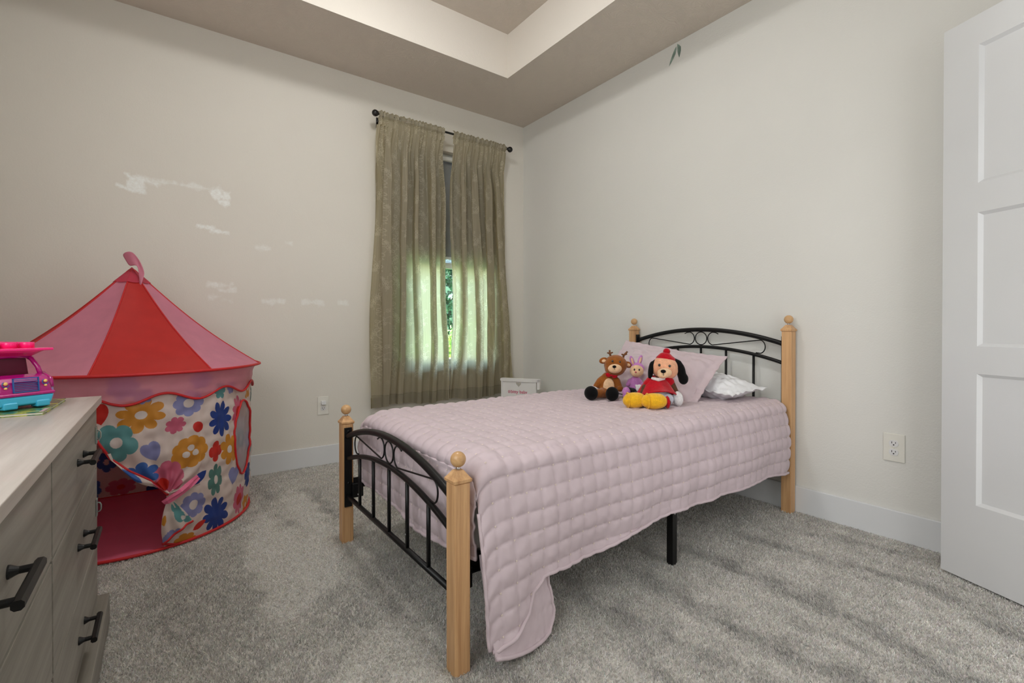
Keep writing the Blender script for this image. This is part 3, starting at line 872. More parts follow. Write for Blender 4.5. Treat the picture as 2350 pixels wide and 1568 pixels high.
# ------------------------------------------------------------------ curtains
def motif_tile(tw=.21, th=.26, res=.0013):
    nx, nz = int(tw / res), int(th / res)
    X, Z = np.meshgrid((np.arange(nx) + .5) * res, (np.arange(nz) + .5) * res, indexing='ij')
    I = np.zeros((nx, nz))
    def stroke(pts, w=.0011, val=1.0):
        pts = np.array(pts)
        for ox in (-tw, 0, tw):
            for oz in (-th, 0, th):
                q = pts + [ox, oz]
                if q[:, 0].max() < -.01 or q[:, 0].min() > tw + .01 or q[:, 1].max() < -.01 or q[:, 1].min() > th + .01: continue
                for i in range(len(q) - 1):
                    a, b = q[i], q[i + 1]
                    lx, hx = int((min(a[0], b[0]) - .004) / res), int((max(a[0], b[0]) + .004) / res) + 1
                    lz, hz = int((min(a[1], b[1]) - .004) / res), int((max(a[1], b[1]) + .004) / res) + 1
                    lx, lz = max(lx, 0), max(lz, 0)
                    if hx <= lx or hz <= lz: continue
                    x = X[lx:hx, lz:hz]; z = Z[lx:hx, lz:hz]
                    d = b - a; L = d @ d + 1e-12
                    t = np.clip(((x - a[0]) * d[0] + (z - a[1]) * d[1]) / L, 0, 1)
                    r = np.hypot(x - a[0] - t * d[0], z - a[1] - t * d[1])
                    I[lx:hx, lz:hz] = np.maximum(I[lx:hx, lz:hz], val * np.clip((w * 1.2 + .0009 - r) / .0012, 0, 1))
    def spiral(cx, cz, r, turns, a0, e=1):
        t = np.linspace(0, 1, 26); a = a0 + e * turns * 2 * PI * t; rr = r * (1 - .78 * t)
        return np.stack([cx + rr * np.cos(a), cz + rr * np.sin(a)], 1)
    def flower(cx, cz, r, n, a0=0):
        for k in range(n):
            a = a0 + 2 * PI * k / n; t = np.linspace(0, 2 * PI, 9)
            px = cx + r * .62 * math.cos(a); pz = cz + r * .62 * math.sin(a)
            stroke(np.stack([px + r * .42 * np.cos(t), pz + r * .36 * np.sin(t)], 1), .0010)
        t = np.linspace(0, 2 * PI, 8); stroke(np.stack([cx + r * .2 * np.cos(t), cz + r * .2 * np.sin(t)], 1), .0012)
    for (ox, oz, f) in ((.05, .09, 1), (.155, .22, -1)):
        flower(ox, oz, .022, 6); flower(ox + .022 * f, oz + .030, .015, 5, .4); flower(ox - .016 * f, oz - .030, .014, 5, .2)
        for k in range(7):
            a = k * .9 + .3; l = .020
            p0 = (ox + .026 * math.cos(a), oz + .034 * math.sin(a)); p1 = (p0[0] + l * math.cos(a + .4), p0[1] + l * math.sin(a + .4)); p2 = (p1[0] + .008 * math.cos(a - .9), p1[1] + .008 * math.sin(a - .9))
            stroke([p0, p1, p2], .0009, .85)
        t = np.linspace(0, 1, 30)
        stroke(np.stack([ox + f * (.052 + .014 * np.sin(t * 2 * PI)), oz - .07 + t * .13], 1), .0010)
        stroke(spiral(ox + f * .040, oz + .052, .019, 1.3, 0, f), .0012)
        stroke(spiral(ox + f * .066, oz - .012, .016, 1.2, 2, -f), .0012)
        stroke(spiral(ox + f * .036, oz - .060, .020, 1.3, 4, f), .0012)
        stroke(spiral(ox - f * .034, oz + .064, .014, 1.2, 1, -f), .0011)
        for (a_, b_) in ((.05, .02), (.07, .035), (.045, -.04), (.07, -.05)):
            stroke([(ox + f * a_, oz + b_), (ox + f * (a_ + .010), oz + b_ + .007), (ox + f * (a_ + .004), oz + b_ + .015)], .0012, .9)
    return I, res
TILE, TRES = motif_tile()
CM = attr_mat('curtain_cloth', .75, translucent=.58, transp=.02, tint=(1.0, .98, .76, 1), bump=.15, bscale=500, spec=.25)
def curtain(label, y0t, y1t, y0b, y1b, seed, slit_side):
    NU, NV = 420, 880
    r = np.random.default_rng(seed)
    u = np.linspace(0, 1, NU)[:, None]; v = np.linspace(0, 1, NV)[None, :]
    zt, zb = 2.487, .372
    z = zt + (zb - zt) * v
    y = (y0t + (y1t - y0t) * u) * (1 - v) + (y0b + (y1b - y0b) * u) * v
    # top gathers melt into fewer broad folds
    nf = 4.6
    ph = r.uniform(0, 6, 6)
    uu = u + .018 * np.sin(2 * PI * (u * 2.1 + v * .7) + ph[0]) + .012 * np.sin(2 * PI * (v * 1.3) + ph[1])
    f1 = np.sin(2 * PI * nf * uu + ph[2]) + .38 * np.sin(2 * PI * nf * 2.17 * uu + ph[3] + v)
    f1 = np.tanh(1.5 * f1)
    f2 = np.sin(2 * PI * 15.5 * uu + 1.5 * np.sin(9 * u + ph[4])) + .5 * np.sin(2 * PI * 24 * u + ph[5])
    g1 = ss(v, .02, .22) * (1 - .25 * ss(v, .8, 1)); g2 = 1 - ss(v, .06, .30)
    x = .078 + .036 * f1 * g1 + .0065 * f2 * (.25 + .75 * g2)
    # cloth drawn tight round the rod in its pocket, with a little heading above it
    pocket = np.exp(-((z - 2.458) / .022) ** 4)
    x = x * (1 - pocket) + (.131 + .0035 * f2) * pocket
    x = x + .03 * (1 - pocket) * (v < .03) + .044 * (1 - ss(v, .02, .12)) * (1 - pocket) * (v >= .03)
    ang = 2 * PI * nf * uu + ph[2]
    y = y + .009 * f2 * g2 * .35 + (-.021 * np.sin(2 * ang) * (1 + .4 * np.sin(5 * u + ph[3])) + .016 * np.cos(ang)) * g1 * (1 - .35 * ss(v, .8, 1)) * ss(u, 0, .1) * ss(1 - u, 0, .1)
    x = x + .003 * wob(u * .6, v * 2.1, .3, seed) + .012 * v * (1 - v)
    z = z + .004 * f2 * (v < .012) - .010 * np.sin(2 * PI * 1.3 * u + ph[3]) * v ** 6
    ywarp = .014 * np.sin(2 * PI * v * 1.4 + ph[0]) * np.exp(-(u * 6) ** 2) + .010 * np.sin(2 * PI * v * 1.7 + ph[1]) * np.exp(-((1 - u) * 6) ** 2)
    y = y + ywarp * (v > .05)
    x = np.maximum(x, .022)
    P = np.stack([x + 0 * y, y + 0 * x, z + 0 * y], -1)
    U = np.concatenate([np.zeros((1, NV)), np.cumsum(np.linalg.norm(np.diff(P, axis=0), axis=2), axis=0)])
    U = U[:, 500:501] * np.ones((1, NV)) * .96
    ix = ((U / TRES).astype(int)) % TILE.shape[0]; iz = ((P[..., 2] / TRES).astype(int)) % TILE.shape[1]
    pat = TILE[ix, iz] * ss(P[..., 2], .50, .62)
    basec = np.array(lin(190, 182, 162)[:3]); lite = np.array(lin(226, 220, 204)[:3])
    streak = 1 + .05 * np.sin(U * 900) + .04 * wob(U * 3, P[..., 2] * .06, .05, seed + 2)
    hem = np.where(P[..., 2] < .45, .86, 1.0) * np.where(np.abs(P[..., 2] - .452) < .003, .8, 1)
    C4 = basec * (streak * hem)[..., None] * (1 - .72 * pat[..., None]) + lite * .72 * pat[..., None]
    o = fast_mesh('curtain', P, grid_faces(NU, NV), CM, colors=np.clip(C4, 0, 1))
    props(o, label, 'curtain', 'pair of window curtains')
    # the doubled hem behind the lower edge
    hm = P[:, 848:].copy(); N = normals(P)[:, 848:]
    sg = -1 if N[..., 0].mean() > 0 else 1
    fast_mesh('hem', hm + N * sg * .003, grid_faces(NU, NV - 848), CM, o, colors=C4[:, 848:])
curtain('left patterned olive taupe curtain, the one farther from the room corner', -1.380, -.868, -1.436, -.815, 5, 1)
curtain('right patterned olive taupe curtain, the one nearest the room corner', -.785, -.276, -.788, -.165, 8, 0)
rod = thing('curtain_rod', 'black curtain rod with ball ends above the window', 'curtain rod', (.118, -.82, 2.458))
MB().tube([(0, -.545, 0), (0, .540, 0)], .008, 14).out('pole', M['pewter'], rod)
for e in (-1, 1):
    m = MB(); y = e * .543
    Mx = Euler((-e * PI / 2, 0, 0)).to_matrix()
    m.lathe([(.009, 0), (.013, .002), (.013, .008), (.008, .012), (.008, .018), (.015, .024), (.0215, .034), (.0235, .043), (.0215, .053), (.014, .062), (.004, .066)], 24, (0, y, 0), Mx)
    m.out('finial', M['pewter'], rod)
    yb = e * .530
    m = MB(); m.box(-.1175, -.112, yb - .008, yb + .008, -.055, .022); m.box(-.114, -.005, yb - .005, yb + .005, -.016, -.008); m.box(-.014, .008, yb - .005, yb + .005, -.016, -.0085)
    m.out('bracket', M['pewter'], rod, smooth=False, bevel=.001)

# ------------------------------------------------------------------ outlets
def plate(name, label, loc, rz, w=.072, h=.122):
    t = thing(name, label, 'outlet', loc, rz)       # local +x right along wall, -y out of the wall
    MB().box(-w / 2, w / 2, -.006, 0, -h / 2, h / 2).out('cover_plate', M['plate'], t, smooth=False, bevel=.003)
    for s in (1, -1):
        m = MB(); r = .0175
        pts = []
        for k in range(40):
            a = 2 * PI * k / 40; x = r * math.cos(a); z = r * math.sin(a); z = max(-.0138, min(.0138, z)); pts.append((x, z))
        Mx = Matrix.Rotation(PI / 2, 4, 'X')
        m.prism(pts, .003, Matrix.Translation((0, -.0055, s * .0195)) @ Mx)
        rc = m.out('receptacle', M['recept'], t, smooth=False)
        m = MB(); zc = s * .0195
        m.box(-.0078, -.0056, -.0090, -.0083, zc - .001, zc + .0075); m.box(.0056, .0078, -.0090, -.0083, zc + .0, zc + .0065)
        m.lathe([(.0027, 0), (.0027, .0007)], 12, (0, -.0083, zc - .0065), Euler((PI / 2, 0, 0)).to_matrix())
        m.out('slots', M['dark'], rc, smooth=False)
    m = MB(); m.lathe([(.0035, 0), (.003, .0012)], 14, (0, -.006, 0), Euler((PI / 2, 0, 0)).to_matrix()); m.out('screw', M['plate'], t)
    return t
plate('power_outlet', 'double power outlet with almond plate low on the right wall', (2.708, 0, .408), 0, .079, .124)
plate('power_outlet', 'power outlet with a small plug in its upper socket, below the window wall patches', (0, -1.735, .407), PI / 2, .075, .124)
pl = MB().box(-.0150, .0150, -.030, -.0095, -.012, .013).out('plug_in_cap', M['vinyl'], None, smooth=False, bevel=.002)
pl.location = (0, -1.735, .4275); pl.rotation_euler = (0, 0, PI / 2)
props(pl, 'small white plug in the upper socket of the outlet on the window wall', 'plug')

# painted leaves high on the right wall
def leaf(pts, label):
    m = MB(); Mx = Matrix.Translation((0, -.0003, 0)) @ Matrix.Rotation(PI / 2, 4, 'X')
    m.prism(pts, .0008, Mx)
    t = NT('leaf_print'); n = t.noise(t.coord((6, 6, 12)), 1.6, 2)
    t.set('Base Color', t.ramp(n, [(.35, lin(92, 108, 100)), (.65, lin(138, 158, 146))])); t.set('Roughness', .7)
    o = m.out('leaf_decal', t.m, smooth=False)
    props(o, label, 'decal')
leaf([(1.586, 2.716), (1.572, 2.700), (1.556, 2.672), (1.541, 2.641), (1.532, 2.612), (1.545, 2.624), (1.565, 2.648), (1.580, 2.672), (1.587, 2.697)], 'long narrow sage leaf sticker under the ceiling edge')
leaf([(1.592, 2.728), (1.606, 2.716), (1.618, 2.700), (1.619, 2.676), (1.612, 2.650), (1.607, 2.636), (1.600, 2.655), (1.594, 2.680), (1.593, 2.705)], 'short broad sage leaf sticker under the ceiling edge')
# ------------------------------------------------------------------ play tent
TC = (.462, -2.742)
def trad(az, r):
    """the ring is pushed a little flat where it touches the two walls"""
    a = np.radians(az); x = np.cos(a) * r; y = np.sin(a) * r
    x = np.maximum(x, -.44); y = np.maximum(y, -.56)
    return x, y
tent = thing('play_tent', 'round pop up play tent with red and pink roof and flower printed walls', 'tent', (TC[0], TC[1], 0))
CR = {k: np.array(lin(*v)[:3]) for k, v in dict(cream=(226, 210, 202), orange=(214, 146, 52), lav=(142, 146, 196), navy=(40, 66, 142), teal=(98, 158, 160),
      pink=(210, 104, 132), red=(206, 48, 40), white=(228, 218, 212), dteal=(88, 132, 124), blue=(60, 104, 180)).items()}
FL = []   # az, z, rx, rz, petals, depth, rot, colour, centre colour, centre radius
def fl(az, z, rx, rz, n, dep, col, cc=None, cr=.0, rot=0, kind='flower', cx=0, cz=0): FL.append((az, z, rx * 1.1, rz * 1.08, n, dep, col, cc, cr, rot, kind, cx, cz))
fl(5.4, .584, .076, .066, 8, .42, 'orange', 'white', .24, .2)
fl(24.9, .612, .056, .052, 8, .20, 'lav', 'white', .34)
fl(41.7, .52, .060, .074, 9, .48, 'navy', None, 0, .1)
fl(-3.5, .482, .062, .072, 5, .30, 'teal', 'white', .28, .3)
fl(18.9, .525, .036, .034, 7, .30, 'pink', None)
fl(28.9, .503, .021, .021, 2, .0, 'red')
fl(25.4, .40, .066, .066, 9, .13, 'orange', 'white', .15, 0, 'dots')
fl(9.2, .43, .040, .046, 2, 0, 'lav', None, 0, .35, 'heart')
fl(38.5, .375, .032, .046, 4, .42, 'red', None, 0, 0)
fl(16.2, .313, .052, .062, 7, .20, 'pink', 'red', .42, 0, 'flower', -.45, -.45)
fl(30.1, .275, .038, .020, 2, 0, 'navy', None, 0, .75, 'leaf')
fl(38.7, .244, .036, .072, 7, .40, 'dteal', 'white', .26, .2)
fl(27.2, .162, .047, .054, 8, .18, 'lav', 'white', .36)
fl(40.0, .079, .062, .078, 9, .45, 'navy', None, 0, .3)
fl(51.9, .23, .044, .046, 2, 0, 'lav', None, 0, -.2, 'heart')
fl(58.5, .094, .042, .072, 9, .30, 'pink', 'red', .40)
fl(30.3, .062, .028, .016, 2, 0, 'red', None, 0, .5, 'leaf')
fl(23.5, .014, .045, .030, 7, .25, 'orange', None)
fl(47.9, .365, .052, .066, 7, .42, 'orange', 'white', .25)
fl(55.5, .53, .046, .070, 9, .36, 'pink', 'red', .38)
fl(61.0, .359, .030, .085, 8, .40, 'lav', None)
fl(-9.9, .600, .042, .046, 2, 0, 'red', None, 0, .2, 'heart')
fl(5.0, .335, .060, .050, 7, .40, 'blue', None, 0, .3)
fl(68.4, .634, .034, .050, 6, .30, 'orange', 'white', .28)
fl(41.4, .650, .032, .036, 6, .35, 'teal', None)
fl(-1.0, .705, .052, .050, 7, .30, 'lav', None); fl(6.5, .66, .03, .03, 7, .30, 'lav', None)
fl(31.0, .712, .046, .040, 6, .30, 'lav', None); fl(50, .655, .026, .028, 6, .3, 'lav', None)
fl(72, .18, .05, .06, 8, .4, 'navy'); fl(70, .03, .04, .05, 7, .3, 'orange', 'white', .25); fl(76, .33, .05, .06, 7, .3, 'teal', 'white', .25)
_r = np.random.default_rng(12)
_cols = ['orange', 'lav', 'navy', 'teal', 'pink', 'red', 'dteal', 'blue']
for zz in np.arange(.06, .74, .135):
    for aa in np.arange(86, 334, 17):
        c_ = _cols[_r.integers(0, 8)]
        fl(aa + _r.uniform(-4, 4) + (8 if int(zz * 100) % 2 else 0), zz + _r.uniform(-.02, .02), _r.uniform(.04, .062), _r.uniform(.04, .062), int(_r.integers(5, 9)), _r.uniform(.2, .42), c_,
           'red' if c_ == 'pink' else ('white' if _r.uniform() < .6 else None), .28, _r.uniform(0, 1))
def paint(az, z, R=.49):
    az = (np.asarray(az) + 60) % 360 - 60
    C4 = np.broadcast_to(CR['cream'], az.shape + (3,)).copy()
    for (a0, z0, rx, rz, n, dep, col, cc, cr, rot, kind, ox, oz) in FL:
        X = np.radians(az - a0) * R / rx; Z = (z - z0) / rz
        sel = (np.abs(X) < 1.15) & (np.abs(Z) < 1.15)
        if not sel.any(): continue
        x = X[sel]; y = Z[sel]
        if kind in ('heart', 'leaf'):
            cx, sx = math.cos(rot), math.sin(rot); x, y = x * cx + y * sx * (rz / rx if kind == 'heart' else .55), -x * sx * (rx / rz) + y * cx
        if kind == 'heart':
            xx = x * 1.15; yy = y * 1.12 + .18
            ins = (xx ** 2 + (yy - .55 * np.abs(xx) ** .7) ** 2) < .72
        elif kind == 'leaf':
            ins = (np.abs(y) < (1 - x ** 2) * .8) & (np.abs(x) < 1)
        else:
            th = np.arctan2(y, x) + rot; rr = np.hypot(x, y)
            edge = 1 - dep + dep * np.abs(np.cos(n * th / 2)) ** .6 if n > 2 else np.ones_like(rr)
            edge = edge * (1 + .06 * np.sin(th * 2 + a0))
            ins = rr < edge
        c = C4[sel]
        c[ins] = CR[col]
        if kind == 'dots':
            for (dx, dy) in ((0, .26), (-.26, -.12), (.26, -.08)):
                c[np.hypot(x - dx, y - dy) < .19] = CR['white']
        elif cc:
            c[ins & (np.hypot(x - ox, y - oz) < cr)] = CR[cc]
        C4[sel] = c
    return C4
def edge_z(az):      # lower edge of the tied back door cloth
    return np.interp(az, [-60, -36, -24, -19, -10.5, -5.9, 1.2, 8.6, 15.6], [.0, .30, .60, .60, .506, .424, .362, .313, .235])
def wall_surf(az, z, wr=True):
    r = .487 + .012 * (z / .75) + .010 * np.sin(np.pi * z / .75)
    tie_a = np.radians(az - 15.5) * .49; tz = z - .24
    d = np.hypot(tie_a, tz); ph = np.arctan2(tz, -tie_a)
    w = .009 * np.sin(ph * 13 + .6) * np.exp(-d / .22) * ss(d, .0, .05) * (ph > -1.2) * (az < 30)
    w = w + .0035 * wob(np.radians(az) * .49, z, .16, 61) + .0016 * wob(np.radians(az) * .49, z * .7, .05, 62)
    w = w * ss(z, 0, .06)
    x, y = trad(az, r + w)
    return x, y
TM = attr_mat('printed_nylon', .42, translucent=.30, spec=.45)
az = np.concatenate([np.arange(-60, -20, .6), np.arange(-20, 82, .14), np.arange(82, 300.5, .6)]); zz = np.arange(.004, .752, .0014)
A_, Z_ = np.meshgrid(az, zz, indexing='ij')
X_, Y_ = wall_surf(A_, Z_)
P = np.stack([X_, Y_, Z_], -1)
def in_window(a, z): 
    u = (a - 62.5) / 10.6; zc = (z - .400)
    h = np.where(zc > 0, .178, .188)
    return (np.abs(u) ** 2.1 + np.abs(zc / h) ** 1.7) < 1
open_ = ((A_ < 14.2 - .9 * (Z_ / .24) * 0 + .9 * ss(Z_, .03, .23)) & (A_ > -48) & (Z_ < edge_z(A_))) | in_window(A_, Z_)
mask = ~(open_[:-1, :-1] & open_[1:, 1:])
F = grid_faces(len(az), len(zz), mask)
fast_mesh('wall_cloth', P, F, TM, tent, colors=paint(A_, Z_))
red = thin_mat('red_nylon', (196, 50, 46), .25, 0, .45); pinkm = thin_mat('pink_nylon', (222, 142, 164), .30, 0, .5)
trimm = simple('red_binding', (190, 30, 34), .5, .4, .05, 40)
def on_wall(a, z, push=.003):
    x, y = wall_surf(np.array(float(a)), np.array(float(z))); k = 1 + push / .49
    return (float(x) * k, float(y) * k, z)
# floor sheet
m = MB(); ring = [trad(a, .487) for a in np.arange(0, 360, 4)]
m.add([(float(x), float(y), .0145) for x, y in ring] + [(0, 0, .0165)], [(i, (i + 1) % 90, 90) for i in range(90)])
m.out('floor_sheet', simple('rose_floor_nylon', (206, 96, 124), .45, .4, .05, 8, bump=.3, bscale=14), tent)
m = MB(); m.tube([(float(x), float(y), .012) for x, y in [trad(a, .492) for a in np.arange(0, 360, 3)]], .0065, 8, closed=True); m.out('base_binding', trimm, tent)
# window screen and its binding
wa = [(62.5 + 10.6 * math.copysign(abs(math.cos(t)) ** (2 / 2.1), math.cos(t)), .400 + (.178 if math.sin(t) > 0 else .188) * math.copysign(abs(math.sin(t)) ** (2 / 1.7), math.sin(t))) for t in np.linspace(0, 2 * PI, 61)[:-1]]
m = MB(); m.tube([on_wall(a, z, .002) for a, z in wa], .0052, 8, closed=True); m.out('window_binding', trimm, tent)
n_ = 22
v = []; f = []
for i in range(n_ + 1):
    for j, (a, z) in enumerate(wa):
        k = i / n_; v.append(on_wall(62.5 + (a - 62.5) * k, .40 + (z - .40) * k, -.004))
for i in range(n_):
    for j in range(60): f.append((i * 60 + j, i * 60 + (j + 1) % 60, (i + 1) * 60 + (j + 1) % 60, (i + 1) * 60 + j))
make('window_screen', v, f, thin_mat('screen_net', (214, 212, 222), .3, .5), tent)
# door binding and the tied cloth
da = [(-10.5 - 13 * (1 - t), .506 + .094 * (1 - t)) for t in np.linspace(0, .95, 8)] + [(a, float(edge_z(a))) for a in np.linspace(-10.4, 15.4, 40)]
m = MB(); m.tube([on_wall(a, z, .004) for a, z in da], .0048, 8); m.out('door_binding', trimm, tent)
v = []; col = []; na, nb = 60, 12
for i in range(na):
    s = i / (na - 1); a = -7 + 21.5 * s
    for j in range(nb):
        t = j / (nb - 1); w_ = .040 * math.sin(PI * min(1, s * 1.05)) ** .7
        v.append(on_wall(a + 1.5 * t, float(edge_z(a)) - w_ * t, .004 + .012 * math.sin(PI * t)))
        c = CR['cream']
        if ((s - .38) / .16) ** 2 + ((t - .55) / .5) ** 2 < 1: c = CR['blue']
        if ((s - .84) / .10) ** 2 + ((t - .4) / .6) ** 2 < 1: c = CR['pink']
        col.append(c)
fast_mesh('door_hem', np.array(v), grid_faces(na, nb), TM, tent, colors=np.array(col))
# lower part of the door cloth, folded back over the wall
v = []; col = []; nu, nv = 50, 60
Ptop, Pbl, Pbr = (15.8, .232), (13.4, .034), (25.8, .098)
for i in range(nu):
    s = i / (nu - 1)
    for j in range(nv):
        t = j / (nv - 1)
        a = Ptop[0] + ((Pbl[0] + (Pbr[0] - Pbl[0]) * s) - Ptop[0]) * t; z = Ptop[1] + ((Pbl[1] + (Pbr[1] - Pbl[1]) * s + .010 * math.sin(PI * s)) - Ptop[1]) * t
        a += 1.2 * math.sin(PI * t) * (s - .55) - 1.0 * (1 - s) * math.sin(PI * t)
        push = .008 + .016 * math.sin(PI * s) * t + .006 * math.sin(s * 14) * t * (1 - .3 * t)
        v.append(on_wall(a, z, push))
        c = CR['cream'] * .98
        for (fs, ft, rx, ry, cn) in ((.72, .62, .20, .22, 'teal'), (.60, .36, .10, .12, 'teal'), (.92, .86, .16, .10, 'teal'), (.86, .42, .08, .2, 'teal'), (.18, .93, .20, .10, 'lav'), (.1, .52, .10, .11, 'orange'), (.45, .97, .1, .06, 'lav')):
            if ((s - fs) / rx) ** 2 + ((t - ft) / ry) ** 2 < 1: c = CR[cn]
        if ((s - .80) / .085) ** 2 + ((t - .76) / .07) ** 2 < 1: c = CR['white']
        col.append(c)
fast_mesh('door_flap', np.array(v), grid_faces(nu, nv), TM, tent, colors=np.array(col))
e1 = [v[i * nv + nv - 1] for i in range(nu)]; 
m = MB(); m.tube(e1, .0048, 8); m.tube([on_wall(a, z, .006) for a, z in ((13.4, .034), (16, .024), (19.5, .014), (22, .010))], .0045, 8); m.out('flap_binding', trimm, tent)
# tie ribbon
P0 = [(13.6, .208), (15.0, .214), (17.5, .226), (20.5, .240), (23.5, .254), (26.5, .268), (29.0, .282)]
v = []; f = []
for i, (a, z) in enumerate(P0):
    pu = .006 + .010 * math.sin(PI * min(1, i / 4.5))
    wdt = [.008, .011, .012, .011, .010, .010, .009][i]
    for s in (-1, -.3, .3, 1): v.append(on_wall(a - s * .8, z + s * wdt * 1.15, pu + .004 * (s == .3) - .003 * (s == -.3) + .002 * math.sin(i * 2.1 + s)))
for i in range(len(P0) - 1):
    for k in range(3): f.append((i * 4 + k, i * 4 + k + 1, i * 4 + 5 + k, i * 4 + 4 + k))
o = make('tie_ribbon', v, f, thin_mat('bright_pink_ribbon', (240, 122, 160), .2, 0, .5), tent, smooth=False)
md = o.modifiers.new('s', 'SOLIDIFY'); md.thickness = .002
# valance
az = np.arange(-60, 300.1, 1.0); nz = 16
def vz(a): return .648 + .019 * np.cos(2 * PI * (a - 14.5) / 29.3)
A_, T_ = np.meshgrid(az, np.linspace(0, 1, nz), indexing='ij')
Zv = .748 + (vz(A_) - .748) * T_
Rv = .530 - .020 * np.sin(PI * .5 * np.clip(T_ * 2, 0, 1)) + .0035 * wob(np.radians(A_) * .5, Zv * 2.5, .12, 71) * T_
xv, yv = trad(A_, Rv)
fast_mesh('valance', np.stack([xv, yv, Zv], -1), grid_faces(len(az), nz), thin_mat('sheer_pink_nylon', (238, 152, 174), .35, .36, .4), tent)
m = MB(); m.tube([(float(a), float(b), float(c)) for a, b, c in zip(*trad(az, .513), vz(az))][:-1], .0052, 8, closed=True); m.out('valance_binding', trimm, tent)
# roof
SE = [-12 + 45 * k for k in range(8)]
def roof_pt(a, t):      # t 0 apex .. 1 rim
    i = int(math.floor((a + 12) / 45)) ; w_ = (a + 12) / 45 - i; a0, a1 = math.radians(SE[0] + 45 * i), math.radians(SE[0] + 45 * (i + 1))
    k = .72 * t + .0
    ch = Vector((math.cos(a0), math.sin(a0))) * (1 - w_) + Vector((math.cos(a1), math.sin(a1))) * w_
    ci = Vector((math.cos(math.radians(a)), math.sin(math.radians(a))))
    b = ss(np.array(t), .75, 1.0).item()
    d = ch * (1 - b * .85) + ci * b * .85
    r = .545 * t
    z = 1.232 - (1.232 - .752) * t - .034 * math.sin(PI * t) - .012 * math.sin(PI * w_) * math.sin(PI * t)
    x = max(d.x * r, -.455); y = max(d.y * r, -.57)
    return (x, y, z)
nt = 30
for i in range(8):
    v = []; f = []
    for j in range(13):
        for k in range(nt): v.append(roof_pt(SE[i] + 45 * j / 12 * .9999, .012 + .988 * k / (nt - 1)))
    for j in range(12):
        for k in range(nt - 1): f.append((j * nt + k, j * nt + k + 1, (j + 1) * nt + k + 1, (j + 1) * nt + k))
    p = make('roof_panel', v, f, red if i % 2 == 0 else pinkm, tent)
    if i % 2 == 0: p['label'] = 'red roof panel'
    else: p['label'] = 'pink roof panel'
    a = SE[i] + .01
    m = MB(); m.tube([roof_pt(a, t) for t in np.linspace(.02, 1, 24)], .0032, 8); m.out('roof_seam', trimm, tent)
m = MB(); m.tube([tuple(np.array(roof_pt(a, 1.0)) * [1.004, 1.004, 1]) for a in np.arange(-12, 348, 3)], .0065, 8, closed=True); m.out('rim_binding', trimm, tent)
v = [(0, 0, 1.2345)]; f = []
for a in range(-12, 348, 5): p = roof_pt(a + .01, .13); v.append((p[0] * 1.06, p[1] * 1.06, p[2] + .004))
for k in range(72): f.append((0, 1 + k, 1 + (k + 1) % 72))
make('roof_cap', v, f, thin_mat('cap_nylon', (206, 70, 92), .25, .15, .5), tent)
# the limp ribbon flag at the peak: rises, folds over and hangs down to the camera's right
rt = Vector((.589, .808, 0))
m_ = .0021
E_ = [((-22, -28), (-5, 0)), ((-10, -34), (6, -3)), (( 3, -33), (13, -2)), ((15, -18), (18, 7)), ((24, 0), (15, 14)), ((30, 17), (18, 26)), ((25, 33), (17, 38)), ((20, 52), (15, 52))]
v = []; f = []
for i, (a_, b_) in enumerate(E_):
    for k in range(4):
        t = k / 3; dx = a_[0] * (1 - t) + b_[0] * t; dy = a_[1] * (1 - t) + b_[1] * t
        q = rt * (dx * m_) + Vector((.030 + .010 * math.sin(i * 1.3) + .008 * math.sin(PI * t + i), 0, 0)); v.append((q.x, q.y, 1.234 - dy * m_))
for i in range(len(E_) - 1):
    for k in range(3): f.append((i * 4 + k, i * 4 + k + 1, i * 4 + 5 + k, i * 4 + 4 + k))
o = make('flag', v, f, pinkm, tent, sub=2)
md = o.modifiers.new('s', 'SOLIDIFY'); md.thickness = .003

# ------------------------------------------------------------------ dresser
GREY = wood_mat('grey_washed_wood_dim', (112, 107, 98), (152, 147, 138), .5, 'X', .5, .05, .05)  # body wood darker than the top: the dim front is painted into its colour
GREYT = wood_mat('grey_washed_top', (160, 151, 143), (194, 186, 179), .45, 'X', .42, .1, .04)
DX0, DX1, DY0, DY1, DH = 1.446, 2.99, -3.285, -2.788, .725
dr = thing('dresser', 'grey washed wooden dresser with long black bar handles', 'dresser', ((DX0 + DX1) / 2, -3.03, 0))
ox, oy = (DX0 + DX1) / 2, -3.03
def dl(mb): mb.v = [(a - ox, b - oy, c) for a, b, c in mb.v]; return mb
m = MB(); m.box(DX0 + .006, DX1 - .006, DY0, -2.806, .015, DH - .022)
m.box(DX0 + .006, DX0 + .022, -2.806, -2.790, .096, DH - .022)
dl(m).out('carcass', GREY, dr, smooth=False)
m = MB(); m.box(DX0 - .002, DX1 + .002, DY0 - .005, -2.778, DH - .022, DH); dl(m).out('top', GREYT, dr, smooth=False, bevel=.0015)
m = MB(); m.box(DX0 - .012, DX1 + .012, DY0, -2.762, 0, .094); dl(m).out('plinth', GREY, dr, smooth=False, bevel=.002)
pale = simple('pale_drawer_edge', (158, 166, 158), .5, .3, .03, 8)
m = MB(); m.box(2.1955, 2.2085, -2.8055, -2.796, .2875, .6975); dl(m).out('centre_strip', pale, dr, smooth=False)
for z in (.2875, .5065):
    for (a_, b_) in ((1.470, 2.1955), (2.2085, 2.968)):
        m = MB(); m.box(a_, b_, -2.8055, -2.7925, z - .0033, z + .0033); dl(m).out('edge_band', pale, dr, smooth=False)
